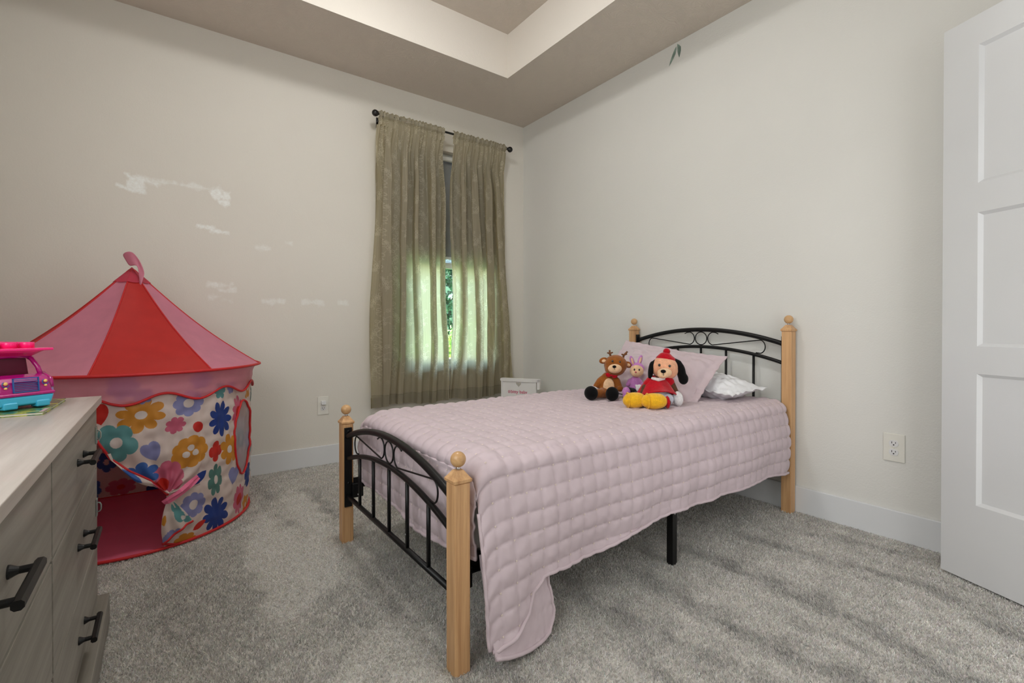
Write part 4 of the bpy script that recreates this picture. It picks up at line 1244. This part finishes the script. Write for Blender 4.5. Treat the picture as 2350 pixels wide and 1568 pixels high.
def handle(x, z, drawer):
    yb = -2.759
    m = MB()
    o = [(.0062, -.003), (.0062, .003), (.003, .0062), (-.003, .0062), (-.0062, .003), (-.0062, -.003), (-.003, -.0062), (.003, -.0062)]
    v = [(x - .066, yb + a, z + b) for a, b in o] + [(x + .066, yb + a, z + b) for a, b in o]
    m.add(v, [tuple(range(8)), tuple(reversed(range(8, 16)))] + [(i, i + 8, (i + 1) % 8 + 8, (i + 1) % 8) for i in range(8)])
    for e in (-.0505, .0505):
        Mx = Euler((-PI / 2, 0, 0)).to_matrix()
        m.lathe([(.0095, 0), (.0092, .0025), (.0058, .009), (.0050, .0115), (.0050, .026)], 16, (x + e, -2.7888, z), Mx)
    dl(m).out('handle', M['black'], drawer, smooth=False)
ROWS = [(.100, .284), (.291, .503), (.510, .697)]
for (x0, x1, xh) in ((1.470, 2.196, 1.826), (2.208, 2.968, 2.565)):
    for (z0, z1), zh in zip(ROWS, (.182, .408, .613)):
        m = MB(); m.box(x0, x1, -2.806, -2.7885, z0, z1)
        d = dl(m).out('drawer', GREY, dr, smooth=False, bevel=.0012)
        handle(xh, zh, d)
clear = NT('clear_plastic'); clear.set('Base Color', lin(205, 222, 216)); clear.set('Roughness', .15); clear.set('Transmission Weight', .7); clear.set('IOR', 1.2)
for zl_, lab in ((.612, 'clear plastic child latch at the end of the top drawer'), (.392, 'clear plastic child latch at the end of the middle drawer')):
    t = thing('drawer_latch', lab, 'latch', (1.500, -2.7883, zl_), group='child latches on the dresser end')
    MB().box(-.011, .011, 0, .004, -.026, .026).out('pad', clear.m, t, smooth=False, bevel=.0015)
    m = MB(); m.tube([(0, .004, -.014), (0, .009, -.013), (0, .012, -.007), (0, .012, .007), (0, .009, .013), (0, .004, .014)], .0018, 8); m.out('loop', clear.m, t)

# picture book lying on the dresser
t = NT('book_cover'); vv = t.coord(); n = t.noise(vv, 17, 3, .6, 1.0)
t.set('Base Color', t.ramp(n, [(.34, lin(36, 66, 56)), (.44, lin(58, 110, 74)), (.52, lin(150, 160, 60)), (.60, lin(196, 196, 74)), (.70, lin(60, 90, 60))])); t.set('Roughness', .25)
bk = thing('picture_book', 'thin green and yellow picture book under the toy truck', 'book', (1.655, -2.98, DH), math.radians(-1.5))
MB().box(-.138, .138, -.125, .125, .0062, .0078).out('cover', t.m, bk, smooth=False)
MB().box(-.136, .136, -.123, .123, .0018, .0060).out('pages', simple('paper', (226, 222, 206), .7, .2, .04, 60), bk, smooth=False)
MB().box(-.138, .138, -.125, .125, .0, .0016).out('back_cover', t.m, bk, smooth=False)
m = MB()
t2 = NT('candy_stripe'); wv = t2.node('ShaderNodeTexWave', wave_type='BANDS', bands_direction='X'); t2.l.new(t2.coord(), wv.inputs['Vector']); wv.inputs['Scale'].default_value = 26
t2.set('Base Color', t2.ramp(wv.outputs['Fac'], [(.45, lin(190, 30, 46)), (.55, lin(232, 222, 220))])); t2.set('Roughness', .3)
MB().box(.075, .137, .117, .1245, .0079, .0083).out('striped_edge', t2.m, bk, smooth=False)

# ------------------------------------------------------------------ toy dump truck
mag = simple('magenta_plastic', (176, 8, 118), .22, .5, .02, 6, coat=.4)
hot = simple('hot_pink_plastic', (250, 34, 128), .3, .5, .02, 6, coat=.3)
aqua = simple('aqua_plastic', (62, 178, 214), .3, .5, .02, 6, coat=.2)
lil = simple('lilac_plastic', (166, 138, 206), .3, .5, .02, 6, coat=.2)
blu = simple('grille_blue', (40, 92, 160), .4, .4, .02, 30)
cream = simple('lamp_cream', (242, 196, 112), .3, .5, .02, 20)
dkp = simple('dark_interior', (96, 4, 44), .5, .4, .05, 20)
tr = thing('toy_truck', 'magenta and aqua plastic toy dump truck with studded hot pink tipper', 'toy truck', (1.712, -2.905, DH + .0078), math.radians(40))
tr.scale = (1.16, 1.13, 1.22)
# local +x is the truck's front, y across (116 mm wide), z up
def loft(secs, name, mat, parent, sub=0, bevel=.003):
    """secs: list of (x, half width bottom, half width top, z bottom, z top)"""
    v = []; f = []
    for (x, a, b, z0, z1) in secs: v += [(x, -a, z0), (x, a, z0), (x, b, z1), (x, -b, z1)]
    f.append((3, 2, 1, 0)); n = len(secs)
    for i in range(n - 1):
        for k in range(4): f.append((i * 4 + k, i * 4 + (k + 1) % 4, i * 4 + 4 + (k + 1) % 4, i * 4 + 4 + k))
    f.append(tuple(4 * (n - 1) + k for k in range(4)))
    o = make(name, v, f, mat, parent, smooth=False, bevel=bevel)
    return o
hood = loft([(-.098, .054, .050, .032, .064), (-.062, .054, .051, .032, .066), (-.030, .054, .051, .032, .070), (-.008, .053, .048, .032, .065), (.001, .052, .045, .032, .054), (.004, .053, .045, .029, .040)], 'hood', mag, tr, bevel=.006)
loft([(-.010, .056, .056, .027, .034), (.008, .055, .055, .027, .034)], 'bumper_lip', mag, hood, bevel=.003)
bmp = loft([(-.10, .050, .052, .006, .027), (-.004, .050, .053, .006, .027), (.007, .046, .052, .009, .027)], 'chassis', aqua, tr, bevel=.003)
for e in (-1, 1): MB().box(-.012, .010, e * .030 - .013, e * .030 + .013, .002, .016).out('chassis_foot', aqua, bmp, smooth=False, bevel=.003)
# grille
Mg = Matrix.Translation((.0035, 0, .0500)) @ Matrix.Rotation(math.radians(-4), 4, 'Y')
m = MB(); m.box(-.001, .0022, -.024, .024, -.0150, -.0130, Mg); m.box(-.001, .0022, -.024, .024, .0130, .0150, Mg); m.box(-.001, .0022, -.024, -.0222, -.015, .015, Mg); m.box(-.001, .0022, .0222, .024, -.015, .015, Mg)
for k in range(7): m.box(-.001, .0018, -.023, .023, -.0105 + k * .0035 - .0006, -.0105 + k * .0035 + .0006, Mg)
m.out('grille', blu, hood, smooth=False)
for e in (-1, 1):
    m = MB(); m.ell((.004, e * .0365, .0555), (.003, .0040, .0034), seg=14, rings=10); m.ell((.0045, e * .0365, .0460), (.003, .0029, .0024), seg=14, rings=10); m.out('headlight', cream, hood)
    m = MB(); m.tube([(.0045, e * .0365 + .0062 * math.cos(a), 0.0540 + .0058 * math.sin(a)) for a in np.linspace(PI * .7, PI * 1.9, 14)], .0009, 6); m.out('headlight_ring', blu, hood)
# cab: pillars and roof round an open dark interior
cab = loft([(-.096, .046, .040, .064, .108), (-.064, .046, .040, .064, .108), (-.060, .045, .039, .064, .106)], 'cab_interior', dkp, tr)
m = MB()
for e in (-1, 1):
    m.tube([(-.030, e * .049, .066), (-.036, e * .047, .084), (-.048, e * .042, .102), (-.060, e * .037, .109)], .0048, 10)
    m.tube([(-.094, e * .050, .072), (-.094, e * .046, .108)], .005, 10)
m.tube([(-.052, -.040, .107), (-.050, 0, .1095), (-.052, .040, .107)], .005, 10)
m.out('window_frame', mag, tr)
loft([(-.100, .046, .042, .104, .113), (-.056, .043, .036, .105, .113)], 'cab_roof', mag, tr)
for (x, e) in ((-.040, 1), (-.040, -1)):
    m = MB(); m.tube([(x - .034, e * .055, .030), (x - .028, e * .057, .056), (x, e * .058, .066), (x + .024, e * .057, .056), (x + .032, e * .055, .040)], [.006, .007, .008, .007, .006], 10); m.out('fender', mag, tr)
for x in (-.040, -.150):
    for e in (-1, 1):
        Mx = Euler((e * -PI / 2, 0, 0)).to_matrix()
        m = MB(); m.lathe([(.012, 0), (.026, .001), (.0285, .005), (.0285, .018), (.026, .023), (.016, .025), (.014, .021), (.006, .020)], 28, (x, e * .042, .0285), Mx); m.out('wheel', lil, tr)
m = MB(); m.box(-.190, -.095, -.034, .034, .030, .052); m.out('rear_chassis', aqua, tr, smooth=False, bevel=.003)
# tipper: flared tray with a canopy over the cab
tip = loft([(-.205, .040, .058, .062, .122), (-.110, .040, .058, .062, .122), (-.085, .046, .058, .102, .122), (-.052, .044, .058, .106, .122), (-.022, .036, .058, .117, .122)], 'tipper', hot, tr, bevel=.002)
MB().box(-.210, -.012, -.064, .064, .120, .1255).out('tipper_rim', hot, tip, smooth=False, bevel=.0015)
for i in range(5):
    for j in range(3):
        m = MB(); m.lathe([(.0138, 0), (.0138, .0112), (.0128, .0125)], 24, (-.050 - i * .032, -.034 + j * .034, .1254)); m.out('stud', hot, tip)

# ------------------------------------------------------------------ white doll bed end standing behind the bed
p0 = Vector((.205, -.386, 0)); p1 = Vector((.470, -.224, 0)); d = (p1 - p0).normalized(); L = (p1 - p0).length
dc = thing('doll_cot', 'white toy cot end with a heart cut-out behind the bed by the corner', 'doll cot', tuple(p0), math.atan2(d.y, d.x))
whp = simple('white_painted_board', (232, 230, 228), .4, .4, .02, 10)
def rounded(x0, x1, z0, z1, r, n=8):
    P = []
    for (cx, cz, a0) in ((x1 - r, z1 - r, 0), (x0 + r, z1 - r, 90), (x0 + r, z0 + r, 180), (x1 - r, z0 + r, 270)):
        for k in range(n + 1): a = math.radians(a0 + 90 * k / n); P.append((cx + r * math.cos(a), cz + r * math.sin(a)))
    return P
Mx90 = Matrix.Rotation(PI / 2, 4, 'X')
hz, hx, hs = .487, L * .50, .0235
heart = []
for k in range(40):
    a = 2 * PI * k / 40
    heart.append((hx + hs * .98 * math.sin(a) ** 3, hz + hs * (13 * math.cos(a) - 5 * math.cos(2 * a) - 2 * math.cos(3 * a) - math.cos(4 * a)) / 16))
bmx = bmesh.new()
def ringv(pts, y): return [bmx.verts.new((x, y, z)) for x, z in pts]
outer = rounded(.012, L - .010, .10, .528, .012, 1)
# board with a real heart shaped hole
fr, bk_ = ringv(outer, -.006), ringv(outer, .006); hf, hb = ringv(heart, -.006), ringv(heart, .006)
for (o_, h_) in ((fr, hf), (bk_, hb)):
    es = [bmx.edges.new((o_[i], o_[(i + 1) % len(o_)])) for i in range(len(o_))] + [bmx.edges.new((h_[i], h_[(i + 1) % len(h_)])) for i in range(len(h_))]
    bmesh.ops.triangle_fill(bmx, use_beauty=True, edges=es)
for a_, b_ in ((fr, bk_), (hf, hb)):
    for i in range(len(a_)): bmx.faces.new((a_[i], a_[(i + 1) % len(a_)], b_[(i + 1) % len(a_)], b_[i]))
bmesh.ops.recalc_face_normals(bmx, faces=bmx.faces)
me = bpy.data.meshes.new('board'); bmx.to_mesh(me); bmx.free(); me.materials.append(whp)
bo = bpy.data.objects.new('board', me); COL.objects.link(bo); bo.parent = dc
m = MB(); m.prism(rounded(-.002, L + .028, .508, .534, .012), .030, Matrix.Translation((0, .015, 0)) @ Mx90)
m.prism(rounded(L + .006, L + .028, .452, .530, .009), .030, Matrix.Translation((0, .015, 0)) @ Mx90); m.out('top_rail', whp, dc, smooth=False)
for x in (.004, L - .016):
    MB().box(x, x + .014, -.012, .012, 0.0, .512).out('upright', whp, dc, smooth=False, bevel=.002)
MB().box(.016, L - .014, .012, .20, .30, .312).out('shelf', whp, dc, smooth=False)
for x in (.004, L - .016): MB().box(x, x + .014, .18, .20, 0.0, .312).out('rear_upright', whp, dc, smooth=False, bevel=.002)
pt = simple('pink_print', (206, 84, 118), .5, .3, .02, 20)
cu = bpy.data.curves.new('lettering', 'FONT'); cu.body = 'bitty baby'; cu.size = .036; cu.extrude = .0006; cu.align_x = 'LEFT'; cu.offset = .0004
cu.materials.append(pt)
to = bpy.data.objects.new('lettering', cu); COL.objects.link(to); to.parent = dc; to.rotation_euler = (PI / 2, 0, 0); to.location = (.088, -.0068, .414)
bpy.context.view_layer.update()
wd = to.dimensions.x
if wd > 0: to.scale = (.142 / wd, 1, 1)
lm_ = bpy.data.meshes.new_from_object(to.evaluated_get(bpy.context.evaluated_depsgraph_get()))
t_mesh = bpy.data.objects.new('lettering', lm_); COL.objects.link(t_mesh); t_mesh.parent = dc
t_mesh.rotation_euler = to.rotation_euler; t_mesh.location = to.location; t_mesh.scale = to.scale
bpy.data.objects.remove(to); t_mesh.name = 'lettering'
m = MB()
for k in range(5):
    a = 2 * PI * k / 5 + .3
    m.tube([(.075 + .007 * math.cos(a) + .0042 * math.cos(b), -.0068, .424 + .007 * math.sin(a) + .0042 * math.sin(b)) for b in np.linspace(0, 2 * PI, 13)[:-1]], .0011, 6, closed=True)
m.out('flower_mark', pt, dc)
# ------------------------------------------------------------------ stuffed toys (plain generic animals)
def plush(name, rgb, k=1.0):
    t = NT(name); c = lin(*rgb); v = t.coord()
    n = t.noise(v, 420, 2, .6); n2 = t.noise(v, 60, 3, .6)
    f = t.math('ADD', t.math('MULTIPLY', n, .5), t.math('MULTIPLY', n2, .5))
    t.set('Base Color', t.ramp(f, [(.35, tuple(x * .78 for x in c[:3])), (.65, tuple(min(1, x * 1.15) for x in c[:3]))]))
    t.set('Roughness', .95); t.set('Specular IOR Level', .15); t.set('Sheen Weight', .35 * k); t.set('Sheen Roughness', .4)
    t.bump(f, .9, .004); return t.m
PB = plush('brown_plush', (150, 88, 36)); PC = plush('cream_plush', (236, 198, 158)); PK_ = plush('dark_plush', (14, 13, 14), .3)
PW = plush('white_plush', (236, 234, 234)); PR = plush('red_plush', (186, 12, 32)); PY = plush('yellow_plush', (242, 184, 40)); PL = plush('lilac_plush', (198, 132, 196))
PH = plush('chestnut_plush', (92, 62, 44), .4); PT = plush('tan_plush', (238, 176, 140)); PS = plush('grey_satin', (206, 210, 222), .4); PG = plush('grey_plush', (40, 37, 42), .4); PA = plush('antler_felt', (122, 80, 52), .3)
EYE = simple('black_bead', (10, 10, 12), .15, .6, .02, 20, coat=.5); EW = simple('white_felt', (240, 240, 238), .8, .2, .02, 30); MO = simple('mouth_felt', (190, 84, 100), .8, .2, .04, 30)
RZV = math.radians(143.9 - 90)   # local x to the camera's right, local -y towards the camera
def soft(name, mat, parent, blobs=(), tubes=(), vox=.0042, sm=6, **kw):
    m = MB()
    for b in blobs: m.ell(*b)
    for pts, r in tubes:
        # dense capsule chain so that the joined skin tapers evenly
        P = [Vector(p) for p in pts]; R = list(r) if hasattr(r, '__len__') else [r] * len(P)
        m.tube([tuple(p) for p in P], R, 16)
        for p, q in zip(P, R): m.ell(tuple(p), q, seg=16, rings=10)
    o = m.out(name, mat, parent, **kw)
    a = o.modifiers.new('skin', 'REMESH'); a.mode = 'VOXEL'; a.voxel_size = vox; a.use_smooth_shade = True
    b = o.modifiers.new('smooth', 'SMOOTH'); b.factor = .6; b.iterations = sm
    return o
def bead(parent, c, r, mat=EYE, name='eye', rot=None):
    m = MB(); m.ell(c, r, rot, seg=18, rings=12); return m.out(name, mat, parent)

# --- brown reindeer
s = .00228
d = thing('stuffed_reindeer', 'brown stuffed reindeer toy with cream belly and felt antlers', 'stuffed toy', (1.690, -.800, .577), RZV, 'stuffed toys sitting on the bed')
body = soft('body', PB, d, [((.045, .012, .060), (.048, .040, .066)), ((.048, .010, .105), (.034, .030, .030))],
     [(((.030, .01, .105), (.004, .005, .088), (-.018, -.005, .062)), (.019, .018, .015)),
      (((.072, .01, .105), (.092, .000, .088), (.098, -.02, .062)), (.019, .018, .016)),
      (((.030, -.01, .030), (-.008, -.045, .030), (-.030, -.060, .030)), (.028, .024, .022)),
      (((.058, -.02, .030), (.052, -.065, .030), (.046, -.085, .032)), (.028, .025, .022))])
soft('belly_patch', PC, body, [((.045, -.022, .062), (.030, .012, .044))], vox=.003)
head = soft('head', PB, d, [((.084, .000, .172), (.060, .052, .052)), ((.078, -.010, .150), (.052, .046, .036))])
m = soft('muzzle', PC, head, [((.070, -.050, .156), (.036, .022, .024))], vox=.0032)
bead(m, (.062, -.074, .168), (.010, .008, .007), PK_, 'nose')
MB().tube([(.062, -.0735, .160), (.063, -.073, .152)], .0011, 6).out('mouth', EYE, m)
bead(head, (.058, -.048, .194), (.0052, .004, .0056)); bead(head, (.096, -.046, .190), (.0052, .004, .0056))
for e, c in ((-1, (.022, .000, .194)), (1, (.150, .010, .172))):
    ear = soft('ear', PB, head, [(c, (.024, .011, .017), (0, .25 * e, 0))], vox=.003); soft('inner_ear', PC, ear, [((c[0], c[1] - .009, c[2] - .001), (.012, .004, .009), (0, .25 * e, 0))], vox=.0022, sm=2)
for e, b in ((-1, (.062, .005, .212)), (1, (.124, .010, .204))):
    k = .3 if e < 0 else 1.0
    p = [(b[0], b[1], b[2]), (b[0] - .004 + e * .010 * k, b[1], b[2] + .018), (b[0] + e * .024 * k, b[1], b[2] + .036)]
    m = MB(); m.tube(p, [.0058, .0052, .0045], 10); m.tube([p[1], (p[1][0] - .013, b[1], p[1][2] + .004)], [.0045, .0038], 8); m.tube([p[1], (p[1][0] + .016, b[1], p[1][2] + .006)], [.0045, .0036], 8)
    m.out('antler', PA, head)
m = MB(); m.ell((.040, -.030, .122), (.014, .006, .011), (0, .4, 0)); m.ell((.074, -.032, .118), (.015, .006, .012), (0, -.5, 0)); m.ell((.057, -.035, .121), .006); m.out('bow_tie', PR, d)
for c, r, rot in (((-.055, -.078, .036), (.034, .036, .036), (0, 0, .5)), ((.044, -.108, .036), (.033, .028, .036), (0, 0, 0))): soft('hoof', PK_, d, [(c, r, rot)])
soft('paw', PW, d, [((-.030, -.010, .044), (.024, .020, .019))]); soft('paw', PB, d, [((.100, -.030, .052), (.018, .018, .017))])

# --- lilac rabbit, the smallest
b_ = thing('stuffed_rabbit', 'small lilac stuffed rabbit sitting between the other two toys', 'stuffed toy', (1.785, -.672, .577), RZV, 'stuffed toys sitting on the bed')
x0 = -.012
body = soft('body', PL, b_, [((x0 + .035, .010, .050), (.034, .030, .050)), ((x0 + .040, .008, .088), (.026, .022, .026))], [(((x0 + .058, .0, .088), (x0 + .066, -.022, .072), (x0 + .050, -.040, .060)), (.014, .012, .011)), (((x0 + .014, .01, .088), (x0 - .004, -.010, .070)), (.013, .010))], vox=.0034)
soft('paw', PW, b_, [((x0 + .046, -.046, .056), (.018, .013, .020)), ((x0 + .032, -.046, .068), (.006, .006, .010), (0, -.5, 0))], vox=.003)
soft('leg', PG, b_, (), [(((x0 + .026, -.01, .036), (x0 - .004, -.048, .046), (x0 - .020, -.060, .044)), (.018, .016, .014))], vox=.0034)
soft('leg', PG, b_, (), [(((x0 + .040, -.01, .026), (x0 + .024, -.060, .022)), (.018, .014))], vox=.0034)
soft('foot', PL, b_, [((x0 - .026, -.075, .042), (.021, .021, .025)), ((x0 - .030, -.080, .022), (.016, .016, .014))], vox=.0034)
soft('foot', PL, b_, [((x0 + .020, -.082, .020), (.030, .022, .019))], vox=.0034)
head = soft('head', PC, b_, [((x0 + .045, -.002, .140), (.036, .032, .033)), ((x0 + .036, -.022, .130), (.024, .018, .018))], vox=.0034)
hood = soft('hood', PL, head, [((x0 + .052, .012, .152), (.037, .030, .032))], vox=.0034)
for e, c in ((-1, (x0 + .024, .008, .190)), (1, (x0 + .066, .012, .194))):
    ear = soft('ear', PL, head, [(c, (.012, .008, .031), (0, .28 * e, 0))], vox=.003); soft('inner_ear', PC, ear, [((c[0], c[1] - .006, c[2]), (.006, .004, .020), (0, .28 * e, 0))], vox=.0022, sm=2)
bead(head, (x0 + .026, -.031, .150), (.0038, .003, .0058)); bead(head, (x0 + .050, -.033, .149), (.0038, .003, .0058)); bead(head, (x0 + .030, -.042, .138), (.005, .004, .0038), MO, 'nose')

# --- the large floppy eared puppy in red
p_ = thing('stuffed_puppy', 'large stuffed puppy with drooping dark ears, red top and yellow boots', 'stuffed toy', (2.005, -.735, .577), RZV, 'stuffed toys sitting on the bed')
x0 = .0
torso = soft('body', PH, p_, [((-.010, .020, .050), (.050, .045, .050)), ((-.006, .015, .100), (.040, .036, .040))],
     [(((.034, .005, .112), (.062, -.006, .096), (.074, -.016, .066)), (.020, .018, .016)), (((-.036, .005, .106), (-.068, -.015, .078), (-.082, -.030, .052)), (.018, .016, .014)),
      (((-.004, -.020, .034), (.000, -.072, .026), (.012, -.092, .024)), (.026, .020, .019)), (((-.030, -.020, .036), (-.100, -.085, .030)), (.024, .020))])
# knitted top: flared skirt over the lap
m = MB(); v = []; f = []; n1, n2 = 64, 22
for i in range(n2):
    t = i / (n2 - 1)
    r = .034 + .052 * t ** .8; z = .128 - .084 * t; cy = .012 - .024 * t; cx = -.004 - .004 * t
    for k in range(n1):
        a = 2 * PI * k / n1; rr = r * (1 + .07 * t * math.sin(a * 7 + .6) + .03 * t * math.sin(a * 3))
        up = .030 * t ** 2 * max(0, math.sin(a - PI)) ** 2
        v.append((cx + rr * math.cos(a) * 1.05, cy + rr * math.sin(a) * .92, z + up))
for i in range(n2 - 1):
    for k in range(n1): f.append((i * n1 + k, i * n1 + (k + 1) % n1, (i + 1) * n1 + (k + 1) % n1, (i + 1) * n1 + k))
o = make('knitted_top', v, f, PR, p_); md = o.modifiers.new('s', 'SOLIDIFY'); md.thickness = .005; md.offset = 0
slv = soft('sleeve', PR, o, (), [(((.026, .004, .120), (.052, -.002, .106)), (.026, .025))]); soft('sleeve', PR, o, (), [(((-.026, .004, .116), (-.050, -.004, .096)), (.024, .023))])
MB().tube([(.074 * .95, -.0175 + .020 * math.cos(a), .094 + .020 * math.sin(a)) for a in np.linspace(0, 2 * PI, 24)[:-1]], .004, 8, closed=True).out('cuff', PW, slv) if False else None
soft('collar', PW, o, (), [(((-.034, -.024, .127), (-.010, -.036, .122), (.018, -.030, .126)), (.007, .009, .007))], vox=.003)
soft('trousers', PS, p_, [((-.010, -.010, .040), (.066, .046, .042)), ((-.006, -.030, .052), (.044, .034, .040)), ((.022, -.050, .034), (.034, .034, .030), (0, 0, .3)), ((-.050, -.048, .030), (.036, .034, .026), (0, 0, -.4))])
head = soft('head', PT, p_, [((.030, .006, .176), (.064, .052, .052)), ((.046, .010, .160), (.050, .044, .042))])
mz = soft('muzzle', PC, head, [((.012, -.058, .156), (.034, .024, .022)), ((.004, -.062, .146), (.026, .020, .016))], vox=.0036)
bead(mz, (-.002, -.083, .165), (.012, .009, .008), PK_, 'nose')
MB().tube([(-.002, -.0845, .157), (-.001, -.084, .146)], .0013, 6).out('mouth', EYE, mz)
bead(head, (-.006, -.038, .190), (.0060, .0045, .0064), EYE, 'eye', (0, .2, 0)); bead(head, (.040, -.044, .186), (.0060, .0045, .0064), EYE, 'eye', (0, .2, 0))
# drooping ears
soft('ear', PK_, head, [((.112, .006, .150), (.020, .024, .050), (0, -.12, 0)), ((.120, .002, .122), (.023, .024, .028))], [(((.070, .014, .206), (.096, .010, .192)), (.018, .020))])
soft('ear', PK_, head, [((-.036, -.004, .160), (.012, .018, .046), (0, .10, 0))], [(((.000, .008, .206), (-.026, .0, .192)), (.014, .013))], vox=.0036)
# red knitted cap
cap = soft('cap', PR, head, [((.040, .014, .214), (.046, .040, .024), (0, .12, 0)), ((.036, .012, .222), (.034, .032, .026))]); soft('pompom', PR, cap, [((.044, .012, .250), .017)], vox=.003)
# boots and mittens
for c, r, rot, w_ in (((-.140, -.100, .036), (.054, .040, .036), (0, 0, .35), 0), ((-.060, -.128, .036), (.058, .040, .036), (0, 0, -.12), 0)):
    bt = soft('boot', PY, p_, [(c, r, rot), ((c[0] + .016, c[1] + .004, c[2]), (r[0] * .8, r[1], r[2] * .97), rot)])
    m = MB(); rr = .0370
    ax = c[0] - .028
    m.tube([(ax, c[1] - .004 + rr * .96 * math.cos(a), c[2] + .001 + rr * .90 * math.sin(a)) for a in np.linspace(0, 2 * PI, 32)[:-1]], .0030, 8, closed=True); m.out('boot_seam', PY, bt)
soft('boot_cuff', PR, p_, [((.004, -.122, .030), (.010, .030, .030))])
soft('paw', PW, p_, [((.080, -.040, .034), (.024, .022, .036), (0, -.12, 0)), ((.072, -.052, .054), (.012, .013, .018))])
soft('paw', PW, p_, [((-.092, -.040, .034), (.026, .022, .018))])

# ------------------------------------------------------------------ ceiling lamp in the tray
cl = thing('ceiling_lamp', 'round white flush ceiling lamp in the middle of the tray', 'ceiling lamp', (1.55, -1.80, TZ))
m = MB(); m.lathe([(.19, 0), (.19, -.02), (.175, -.026)][::-1], 40); m.out('lamp_base', M['vinyl'], cl)
t = NT('lit_diffuser'); e = t.node('ShaderNodeEmission'); e.inputs[0].default_value = (1.0, .99, .965, 1); e.inputs[1].default_value = 30.5; t.l.new(e.outputs[0], t.out.inputs[0])
m = MB(); m.lathe([(.002, -.098), (.06, -.094), (.11, -.078), (.15, -.052), (.170, -.027)], 40); m.out('diffuser', t.m, cl)
